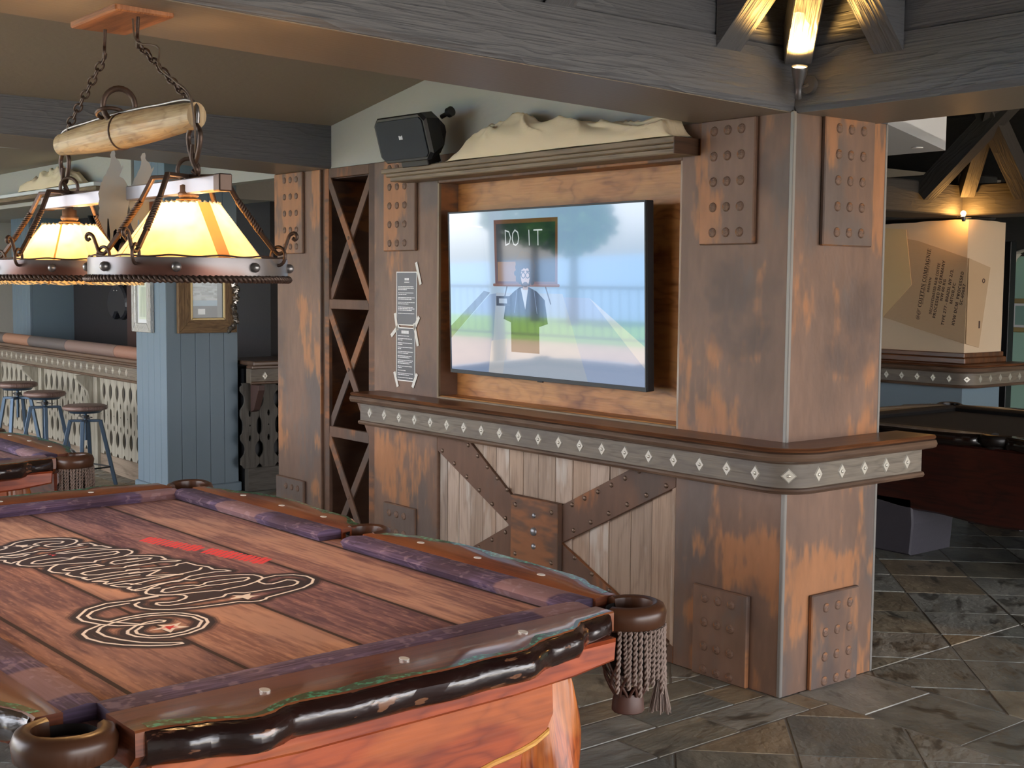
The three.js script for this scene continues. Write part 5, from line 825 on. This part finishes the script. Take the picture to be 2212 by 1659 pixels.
{ // stools
  const seatM = std({ map: wood(512, 512, 0.4, 0.3, [132, 108, 100], [74, 52, 48], { seed: 191, rings: 4, fineAmt: 1.6 }), bumpMap: grainBump, bumpScale: 0.0006, roughness: 0.35 });
  const stm = std({ color: 0x46586b, metalness: 0.55, roughness: 0.36 });
  const proto = thing('bar_stool', 'nearest bar stool beside the blue column, round wooden seat on splayed steel legs', 'stool', [-6.98, 0, 0.24], 0.25, 'bar stools along the counter');
  part('seat', guv(at(lathe([[0.0001, -0.034], [0.15, -0.034], [0.172, -0.026], [0.178, -0.012], [0.172, 0.002], [0.15, 0.01], [0.0001, 0.012]], 32), 0, 0.65, 0).toNonIndexed(), 'x'), seatM, proto);
  part('seat_plate', cyl([0, 0.596, 0], [0, 0.617, 0], 0.12, 0.14, 20), stm, proto);
  part('screw', [cyl([0, 0.37, 0], [0, 0.6, 0], 0.013, 0.013, 10)], stm, proto);
  part('handwheel', [bar([-0.09, 0.562, 0], [0.09, 0.562, 0], 0.012, 0.008), cyl([0, 0.55, 0], [0, 0.575, 0], 0.03, 0.03, 12)].map((g) => (g.index ? g.toNonIndexed() : g)), M.black, proto);
  part('top_frame', [bar([-0.085, 0.53, -0.085], [0.085, 0.53, 0.085], 0.03, 0.02), bar([-0.085, 0.53, 0.085], [0.085, 0.53, -0.085], 0.03, 0.02)], stm, proto);
  for (const [a, b] of [[1, 1], [1, -1], [-1, -1], [-1, 1]]) {
    part('leg', [bar([a * 0.083, 0.535, b * 0.083], [a * 0.165, 0, b * 0.165], 0.03, 0.03, 0.003, [a, 0, -b])], stm, proto);
    const c = [a, b], d = [b, -a].map((q, i) => (i ? -c[0] : c[1])), P = (q) => [q[0] * 0.142, 0.15, q[1] * 0.142]; part('stretcher', bar(P([a, b]), P(a === b ? [a, -b] : [-a, b]), 0.012, 0.012), M.black, proto);
  }
  const copy = (x, z, dy, turn, label) => { const c = proto.clone(); c.name = numbered('bar_stool'); scene.add(c); c.position.set(x, 0, z); c.rotation.y = turn; c.scale.y = 1 + dy; c.userData = { label, category: 'stool', group: 'bar stools along the counter' }; };
  copy(-7.9, 0.25, 0.07, 0.5, 'middle bar stool of the three, round wooden seat on splayed steel legs');
  copy(-8.62, 0.25, 0.12, 0.1, 'farthest bar stool at the left edge, round wooden seat on splayed steel legs');
}
// framed pictures on the column
{
  const f1 = thing('framed_picture', 'rough wooden frame with pale blue photograph and crumpled garland on the column', 'picture', [-5.998, 1.27, -0.36], Math.PI / 2);
  const fm = std({ map: wood(512, 512, 0.5, 0.2, [132, 104, 72], [74, 54, 38], { seed: 201, rings: 8 }), bumpMap: grainBump, bumpScale: 0.003, roughness: 0.7 });
  const mit = (w, h, t, d, m, par) => { const q = [[[0, 0], [w, 0], [w - t, t], [t, t]], [[w, 0], [w, h], [w - t, h - t], [w - t, t]], [[w, h], [0, h], [t, h - t], [w - t, h - t]], [[0, h], [0, 0], [t, t], [t, h - t]]]; q.forEach((p, i) => part('frame_side', guv(prism(p.map(([x, y]) => [x - w / 2, y]), 0, d, 0.004), i % 2 ? 'y' : 'x', i), m, par)); };
  mit(0.49, 0.52, 0.105, 0.04, fm, f1);
  const inn = new THREE.Group(); inn.name = 'gilt_liner'; inn.position.set(0, 0.1, 0.0); f1.add(inn); mit(0.29, 0.32, 0.018, 0.044, std({ color: 0xb39e72, roughness: 0.4, metalness: 0.4 }), inn);
  const pic = canvasTex(128, 160, (c) => { c.fillStyle = '#c4d4da'; c.fillRect(0, 0, 128, 160); const r = rng(6); for (let i = 0; i < 70; i++) { c.fillStyle = (() => { const q = 90 + r() * 120; return `rgba(${q},${q + 14},${q + 24},0.35)`; })(); c.fillRect(r() * 100, r() * 90, 10 + r() * 40, 2 + r() * 8); } c.fillStyle = '#9fc0d6'; c.fillRect(0, 84, 104, 24); c.fillStyle = '#5d6c7a'; c.fillRect(0, 108, 128, 52); c.fillStyle = '#dfe9ef'; c.fillRect(24, 120, 30, 24); c.fillStyle = '#75838c'; c.fillRect(104, 0, 24, 160); });
  part('photograph', at(new THREE.PlaneGeometry(0.26, 0.29), 0, 0.26, 0.03), std({ map: pic, roughness: 0.12 }), f1);
  const foil = []; const rf = rng(61); for (let i = 0; i < 26; i++) { const y = 0.02 + i * 0.018, x = 0.225 + Math.sin(i * 0.5) * 0.012; foil.push(at(new THREE.IcosahedronGeometry(0.02 + rf() * 0.014, 0).scale(1.3, 0.7, 0.8).rotateZ(rf() * 3).rotateX(rf() * 3), x - (i < 4 ? 0.05 - i * 0.012 : 0), y, 0.05)); }
  part('foil_garland', foil, std({ color: 0x9b948c, metalness: 0.85, roughness: 0.25 }), f1);
  const f2 = thing('framed_picture', 'narrow silver ornate frame with pale print on the lit side of the column', 'picture', [-6.39, 1.268, -0.028]);
  mit(0.36, 0.5, 0.07, 0.035, std({ color: 0xb9b8b4, metalness: 0.6, roughness: 0.35, bumpMap: grey(256, 256, 0.1, 0.1, (u, v) => fbm(u, v, 10, 10, 3, 4)), bumpScale: 0.004 }), f2);
  part('mount', at(new THREE.PlaneGeometry(0.24, 0.38), 0, 0.25, 0.012), M.white, f2);
  part('print', at(new THREE.PlaneGeometry(0.16, 0.3), 0, 0.25, 0.014), std({ map: canvasTex(64, 128, (c) => { c.fillStyle = '#d3dccb'; c.fillRect(0, 0, 64, 128); c.strokeStyle = '#8f9c8a'; c.lineWidth = 3; for (let i = 0; i < 6; i++) { c.beginPath(); c.moveTo(8 + i * 9, 120); c.lineTo(20 + i * 6, 20); c.stroke(); } }), roughness: 0.3 }), f2);
}
{ // shelf with rolled canvas over the bar
  const k = thing('display_shelf', 'pale moulded shelf high over the long bar with rolled canvas', 'shelf', [-8.2, 0, 0.0]);
  part('top_board', bx(-1.6, 1.3, 2.43, 2.46, -0.02, 0.17, 0.004, 'x'), M.white, k); part('moulding', bx(-1.6, 1.28, 2.395, 2.43, -0.02, 0.15, 0.008, 'x'), M.shelf, k);
  const o = part('canvas_bundle', bundle(1.7, 0.16, (u) => 0.08 + 0.08 * Math.sin(Math.PI * clamp(u * 0.95 + 0.02)) - 0.1 * ss(0.7, 0.85, u), 23, 90, 24), M.canvas); o.position.set(-7.95, 2.46, 0.08);
  tag(o, 'rolled cream canvas on the shelf over the long bar, seen behind the lamp', 'cloth');
  const hd = thing('mounted_horns', 'dark mounted horned animal head in the shade over the bar', 'trophy', [-9.95, 2.05, -1.22]);
  part('head', guv(new THREE.SphereGeometry(0.16, 20, 14).scale(0.8, 1.4, 1).translate(0, 0.06, 0.1).toNonIndexed(), 'y'), M.black, hd);
  part('horn', tube([[-0.1, 0.18, 0.08], [-0.3, 0.2, 0.1], [-0.42, 0.3, 0.1], [-0.38, 0.46, 0.1]], 0.03, 24, 8), M.black, hd); part('horn', tube([[0.1, 0.18, 0.08], [0.3, 0.2, 0.1], [0.42, 0.3, 0.1], [0.38, 0.46, 0.1]], 0.03, 24, 8), M.black, hd);
  const sd = thing('leather_saddle', 'black rounded leather saddle seat hanging on the dark wall behind the bar', 'saddle', [-9.95, 1.24, -1.27]);
  part('flap', guv(prism(Array.from({ length: 26 }, (_, i) => { const a = (i / 26) * 2 * Math.PI; return [0.26 * Math.cos(a) * (1 - 0.15 * Math.sin(a)), 0.2 + 0.2 * Math.sin(a) - (Math.abs(Math.cos(a)) < 0.13 && Math.sin(a) < 0 ? -0.08 : 0)]; }), -0.03, 0.05, 0.02), 'y'), std({ color: 0x2a2a30, roughness: 0.4 }), sd);
  for (const s of [-1, 1]) part('rivet', at(new THREE.SphereGeometry(0.014, 10, 8), s * 0.04, 0.32, 0.05), M.ironBright, sd);
  struct('trim_1', bx(-9.62, -9.3, 0, 2.36, -1.3, -1.2, 0.01, 'y'), M.brownDark);
  const bc = thing('boarded_column', 'blue grey boarded column at the left edge behind the leather-edged bar', 'column', [-11.7, 0, -1.1]);
  for (let i = 0; i < 5; i++) part('board', bx(-0.3 + i * 0.12 + 0.001, -0.3 + (i + 1) * 0.12 - 0.001, 0, 2.4, 0.27, 0.3, 0.0022, 'y'), M.blue, bc); part('core', bx(-0.3, 0.3, 0, 2.4, -0.3, 0.27, 0), M.blue, bc);
}
// ------------------------------------------------------------------ right rear: second kiosk with coffee sack, dark roof, green wall
{
  const k = thing('sacking_kiosk', 'second kiosk with studded ledge and upper part wrapped in pale sacking', 'kiosk', [-2.52, 0, -5.35]);
  const sackM = std({ color: 0xd9c3a6, bumpMap: burlap, bumpScale: 0.0012, roughness: 0.92 });
  part('pillar', bx(-1.6, 0, 0, 1.0, -0.56, 0, 0.004, 'y'), M.blue, k);
  part('plinth_moulding', [bx(-1.62, 0.03, 1.05, 1.1, -0.6, 0.03, 0.008, 'x'), bx(-1.61, 0.015, 1.1, 1.14, -0.58, 0.015, 0.006, 'x')], M.ledgeTop, k);
  const wrap = (() => { const g = new THREE.BoxGeometry(1.6, 1.07, 0.56, 40, 26, 14), p = g.attributes.position; for (let i = 0; i < p.count; i++) { const x = p.getX(i), y = p.getY(i), z = p.getZ(i), w = fbm(Math.abs(x + z) * 0.4 + 0.1, Math.abs(y) * 0.4 + 0.2, 9, 9, 3, 8) - 0.5; p.setXYZ(i, x + (Math.abs(x) > 0.79 ? w * 0.012 : 0), y + (y > 0.53 ? w * 0.03 + 0.01 * x : 0), z + (Math.abs(z) > 0.27 ? w * 0.014 : 0)); } g.computeVertexNormals(); return guv(g.toNonIndexed(), 'x'); })();
  part('sacking_wrap', wrap, sackM, k).position.set(-0.8, 1.675, -0.28);
  // printed coffee sack folded round the corner; front sheet outline in kiosk x, y
  const fx = (x) => x + 2.52, front = [[-3.164, 2.094], [-2.973, 2.057], [-2.51, 1.91], [-2.51, 1.214], [-2.96, 1.326], [-3.2, 1.39], [-3.29, 1.41], [-3.29, 2.1]].map(([x, y]) => [fx(x), y]);
  const txt = canvasTex(1024, 1024, (c) => {
    c.fillStyle = '#c3a684'; c.fillRect(0, 0, 1024, 1024); const r = rng(17); for (let i = 0; i < 5000; i++) { c.fillStyle = `rgba(${90 + r() * 120},${70 + r() * 90},${50 + r() * 60},0.05)`; c.fillRect(r() * 1024, r() * 1024, 2 + r() * 40, 1 + r() * 2); }
    c.fillStyle = '#3a2c24'; c.textAlign = 'center'; c.textBaseline = 'middle';
    const T = (s, x, y, a, f, w) => { c.save(); c.translate(x, y); c.rotate(a); c.font = f; c.fillText(s, 0, 0, w); c.restore(); };
    // sheet spans x -0.8..0.0 m and y 1.2..2.1 m of the kiosk
    const X = (x) => ((x + 2.52 + 0.8) / 0.81) * 1024, Y = (y) => ((2.12 - y) / 0.92) * 1024, a = -1.39;
    T('@@’ COFFEIN COMPAGNIE', X(-2.91), Y(1.696), a, 'bold 60px serif', 668);
    T('RELIABLE DECAF COFFEE SINCE 1931', X(-2.883), Y(1.716), a, '24px serif', 423);
    T('BREMEN', X(-2.854), Y(1.692), a, 'bold 38px sans-serif', 139);
    T('DECAFFEINATED RAW COFFEE', X(-2.802), Y(1.66), a, 'bold 44px sans-serif', 479);
    T('PROCESSED IN GERMANY', X(-2.762), Y(1.654), a, 'bold 48px sans-serif', 540);
    T('NW 60 KG', X(-2.724), Y(1.65), a, 'bold 46px sans-serif', 206);
    T('TYPE 277 - BRAZIL NY 2/3,', X(-2.682), Y(1.592), a, 'bold 46px sans-serif', 523);
    T('MTGB,FC', X(-2.633), Y(1.624), a, 'bold 46px sans-serif', 200);
    T('KVW DCM  PROCESSED', X(-2.586), Y(1.582), a, 'bold 48px sans-serif', 501);
    T('SC-69687', X(-2.543), Y(1.615), a, 'bold 46px sans-serif', 200);
  });
  const g = prism(front, 0.006, 0.011), p = g.attributes.position, uv = g.attributes.uv; for (let i = 0; i < p.count; i++) uv.setXY(i, (p.getX(i) + 0.8) / 0.81, (p.getY(i) - 1.2) / 0.92);
  const sk = part('coffee_sack', g, std({ map: txt, bumpMap: burlap, bumpScale: 0.001, roughness: 0.9 }), k);
  const side = [[-0.01, 1.91], [-0.333, 1.839], [-0.202, 1.18], [-0.01, 1.214]]; // (z, y)
  part('sack_fold', guv(flipX(prism(side, 0, 0.005), 0.006, 1), 'z'), std({ color: 0xc3a684, bumpMap: burlap, bumpScale: 0.001, roughness: 0.92 }), sk);
  part('sack_mark', [at(new THREE.TorusGeometry(0.016, 0.004, 5, 14).rotateY(1.57), 0.012, 1.729, -0.235), bx(0.011, 0.0125, 1.34, 1.4, -0.205, -0.185, 0)].map((q) => (q.index ? q.toNonIndexed() : q)), M.brownDark, sk);
  part('pinned_flap', guv(prism([[-0.78, 2.173], [-0.57, 2.154], [-0.5, 1.692], [-0.774, 1.409]], 0.012, 0.016), 'x'), std({ color: 0xdcbf90, bumpMap: burlap, bumpScale: 0.001, roughness: 0.92 }), k);
  const lg = thing('bar_ledge', 'studded dark ledge around the sacking-wrapped kiosk at the right rear', 'ledge', [-2.52, 0, -5.35]);
  ledge(lg, -1.62, -0.75, Array.from({ length: 8 }, (_, i) => -0.041 - 0.149 * i), [0, 1, 2, 3, 4].map((i) => -0.042 - 0.1495 * i));
}
{ // dark roof timbers over the second kiosk
  const a = thing('ceiling_beam', 'brown-black beam with the far bare lamp over the sacking-wrapped kiosk', 'beam');
  part('timber', bx(-2.6, 6.4, 2.25, 2.5, -5.75, -5.3, 0.01, 'x'), M.darkCeil, a);
  const b = thing('ceiling_beam', 'dark beam running back above the sacking-wrapped kiosk behind the riveted pillar', 'beam');
  part('timber', bx(-3.1, -2.55, 2.25, 2.5, -5.75, -0.7, 0.01, 'z'), M.darkCeil, b);
  const c = thing('ceiling_beam', 'dark beam above the long side of the sacking kiosk running left', 'beam'); part('timber', bx(-6.5, -2.6, 2.24, 2.6, -5.9, -5.32, 0.01, 'x'), M.darkCeil, c);
  const mk = (label, s) => { const t = thing('roof_strut', label, 'strut'); part('timber', s, M.darkCeil, t); };
  mk('dark hip strut rising behind the far bare lamp', bar([-2.5, 2.45, -5.27], [-1.5, 3.5, -4.2], 0.11, 0.15));
  mk('dark roof strut left of the far bare lamp', bar([-2.55, 2.4, -4.75], [-1.35, 3.5, -4.75], 0.13, 0.15));
  mk('dark roof strut right of the far bare lamp', bar([-2.0, 2.4, -5.3], [-2.0, 3.5, -4.2], 0.15, 0.13, 0.002, [0, 1, 0.2]));
  struct('ceiling_rear', bx(-6.6, 6.5, 3.5, 3.6, -11, -0.5, 0), M.darkCeil);
  for (const [x, y, z, label] of [[-2.47, 2.25, -5.16, 'small glowing lamp on the beam above the sacking-wrapped kiosk'], [1.2, 2.25, -5.16, 'small glowing lamp farther right along the dark rear beam']]) {
    const l = thing('bare_lamp', label, 'lamp', [x, y, z]);
    part('holder', cyl([0, -0.05, -0.04], [0, -0.01, -0.03], 0.014, 0.02, 12), M.ironBright, l); part('arm', cyl([0, -0.02, -0.14], [0, -0.03, -0.04], 0.006, 0.006, 8), M.ironBright, l);
    part('light_bulb', at(new THREE.SphereGeometry(0.022, 14, 10), 0, 0.012, -0.03), std({ color: 0xffffff, emissive: 0xffc77a, emissiveIntensity: 12 }), l);
    const L = new THREE.PointLight(0xffb860, x > 0 ? 2.5 : 0.8, 0, 2); L.name = 'bare_lamp_light'; L.position.set(x, y + 0.012, z - 0.03); L.castShadow = true; scene.add(L);
  }
  // white dropped soffit behind the kiosk
  const w = thing('white_soffit_box', 'white plastered soffit box below the dark roof, seen over the right of the pillar', 'soffit');
  const Q = [[-0.13, -0.64], [-0.74, -2.21], [-3.2, -2.3], [-3.2, -0.64]];
  part('soffit', guv(flat(prism(Q, 0, 0.05, 0)).translate(0, 2.47, 0), 'x'), M.white, w);
  part('face', guv(polys([[[-0.13, 2.42, -0.64], [-0.74, 2.42, -2.21], [-0.74, 3.3, -2.21], [-0.13, 3.3, -0.64]], [[-0.16, 2.42, -0.64], [-0.77, 2.42, -2.21], [-0.77, 3.3, -2.21], [-0.16, 3.3, -0.64]]]), 'z'), M.white, w);
  part('downlight_trim', at(new THREE.CylinderGeometry(0.03, 0.03, 0.004, 16), -0.75, 2.417, -1.96), std({ color: 0xffffff, roughness: 0.4 }), w);
  const sh = thing('display_shelf', 'small white moulded shelf peeping out beside the riveted pillar at the rear', 'shelf', [-3.2, 2.3, -5.25]); part('top_board', bx(-0.3, 0.09, 0.03, 0.05, 0, 0.1, 0.003), M.white, sh); part('moulding', bx(-0.3, 0.06, 0, 0.03, 0, 0.08, 0.006), M.white, sh);
  struct('wall_green', [bx(-4.6, 1.5, -0.05, 2.0, -8.62, -8.5, 0)], M.green);
  struct('wall_green_header', [bx(-7, 6.5, 2.0, 3.5, -8.75, -8.5, 0)], M.darkCeil);
  struct('trim_1', bx(-3.2, -3.092, 0, 2.1, -7.1, -7, 0.004, 'y'), M.black);
  const f = thing('framed_picture', 'gilt framed small picture on the green wall at the right edge', 'picture', [-3.78, 1.21, -8.49]);
  const gm = std({ color: 0x9a8758, metalness: 0.35, roughness: 0.45 }); for (const [x0, x1, y0, y1] of [[-0.17, 0.17, 0, 0.05], [-0.17, 0.17, 0.3, 0.35], [-0.17, -0.12, 0.05, 0.3], [0.12, 0.17, 0.05, 0.3]]) part('frame_side', bx(x0, x1, y0, y1, 0, 0.03, 0.006), gm, f);
  part('mount', bx(-0.12, 0.12, 0.05, 0.3, 0, 0.008, 0), M.white, f); part('print', bx(-0.09, 0.09, 0.075, 0.275, 0.008, 0.01, 0), std({ color: 0x7fa39a, roughness: 0.3 }), f);
  const sk = thing('cow_skull', 'white cow skull hung high on the green wall at the right edge', 'skull', [-3.93, 1.8, -8.47]);
  part('skull', guv(prism([[0, 0], [0.03, 0.02], [0.05, 0.1], [0.07, 0.17], [0.12, 0.22], [0.09, 0.24], [-0.09, 0.27], [-0.12, 0.22], [-0.08, 0.18], [-0.05, 0.12]], -0.02, 0.09, 0.03), 'y'), std({ color: 0xd9d2c4, roughness: 0.7 }), sk);
  for (const s of [-1, 1]) { part('horn', tube([[s * 0.08, 0.24, 0.03], [s * 0.2, 0.26, 0.04], [s * 0.28, 0.22, 0.05]], 0.018, 14, 7), std({ color: 0xcfc6b4, roughness: 0.6 }), sk); part('eye_socket', at(new THREE.SphereGeometry(0.022, 10, 8), s * 0.05, 0.16, 0.085), M.black, sk); }
}
// ------------------------------------------------------------------ outdoors beyond the open front, seen in the television glass
{
  struct('deck', bx(-40, 14, -0.12, -0.03, 5.85, 11, 0, 'x'), std({ map: wood(512, 512, 1.5, 0.9, [164, 140, 112], [124, 102, 80], { seed: 211 }), roughness: 0.8 }));
  struct('lawn', bx(-45, 20, -0.2, -0.05, 11, 15.5, 0), std({ color: 0x6f9a2e, roughness: 1, bumpMap: plaster, bumpScale: 0.02 }));
  struct('sea', bx(-200, 120, -3.2, -3, 15.5, 260, 0), std({ color: 0x3f78a8, roughness: 0.35 }));
  struct('paving_right', bx(6.7, 40, -0.2, -0.05, -30, 11, 0), std({ color: 0xa39b8c, roughness: 0.9 }));
  const k = thing('balustrade', 'thin iron balustrade along the lawn outside, mirrored in the television', 'railing', [0, 0, 11]);
  part('top_rail', bx(-22, 8, 0.94, 0.99, -0.03, 0.03, 0.004), M.black, k); part('bottom_rail', bx(-22, 8, 0.06, 0.1, -0.02, 0.02, 0.004), M.black, k);
  const bg = bx(-0.008, 0.008, 0.1, 0.94, -0.008, 0.008, 0, null); for (let i = 0; i < 130; i++) part('baluster', bg, M.black, k).position.set(-21.9 + i * 0.23, 0, 0);
  const leafG = new THREE.PlaneGeometry(0.22, 0.13), lm = std({ color: 0x3f6d24, roughness: 0.8, side: THREE.DoubleSide }), rt = rng(77);
  for (const [x, z, h, w] of [[-17.6, 14.2, 3.2, 1.0], [-19.4, 14.6, 3.8, 1.25]]) {
    const t = thing('garden_tree', x > -18 ? 'smaller leafy garden tree outside, mirrored in the television chalkboard' : 'taller leafy garden tree outside, mirrored in the television chalkboard', 'tree', [x, -0.05, z]);
    part('trunk', cyl([0, 0, 0], [0.1, h * 0.6, 0], 0.12, 0.07, 8), M.brownDark, t);
    const inst = new THREE.InstancedMesh(leafG, lm, 900), m4 = new THREE.Matrix4(); inst.name = 'foliage'; inst.userData.kind = 'stuff';
    for (let i = 0; i < 900; i++) { const a = rt() * 6.283, b = Math.acos(2 * rt() - 1), q = Math.cbrt(rt()); m4.makeRotationFromEuler(new THREE.Euler(rt() * 6, rt() * 6, rt() * 6)).setPosition(w * q * Math.sin(b) * Math.cos(a), h * 0.72 + w * 0.8 * q * Math.cos(b), w * q * Math.sin(b) * Math.sin(a)); inst.setMatrixAt(i, m4); }
    t.add(inst);
  }
}
renderer.render(scene, camera);
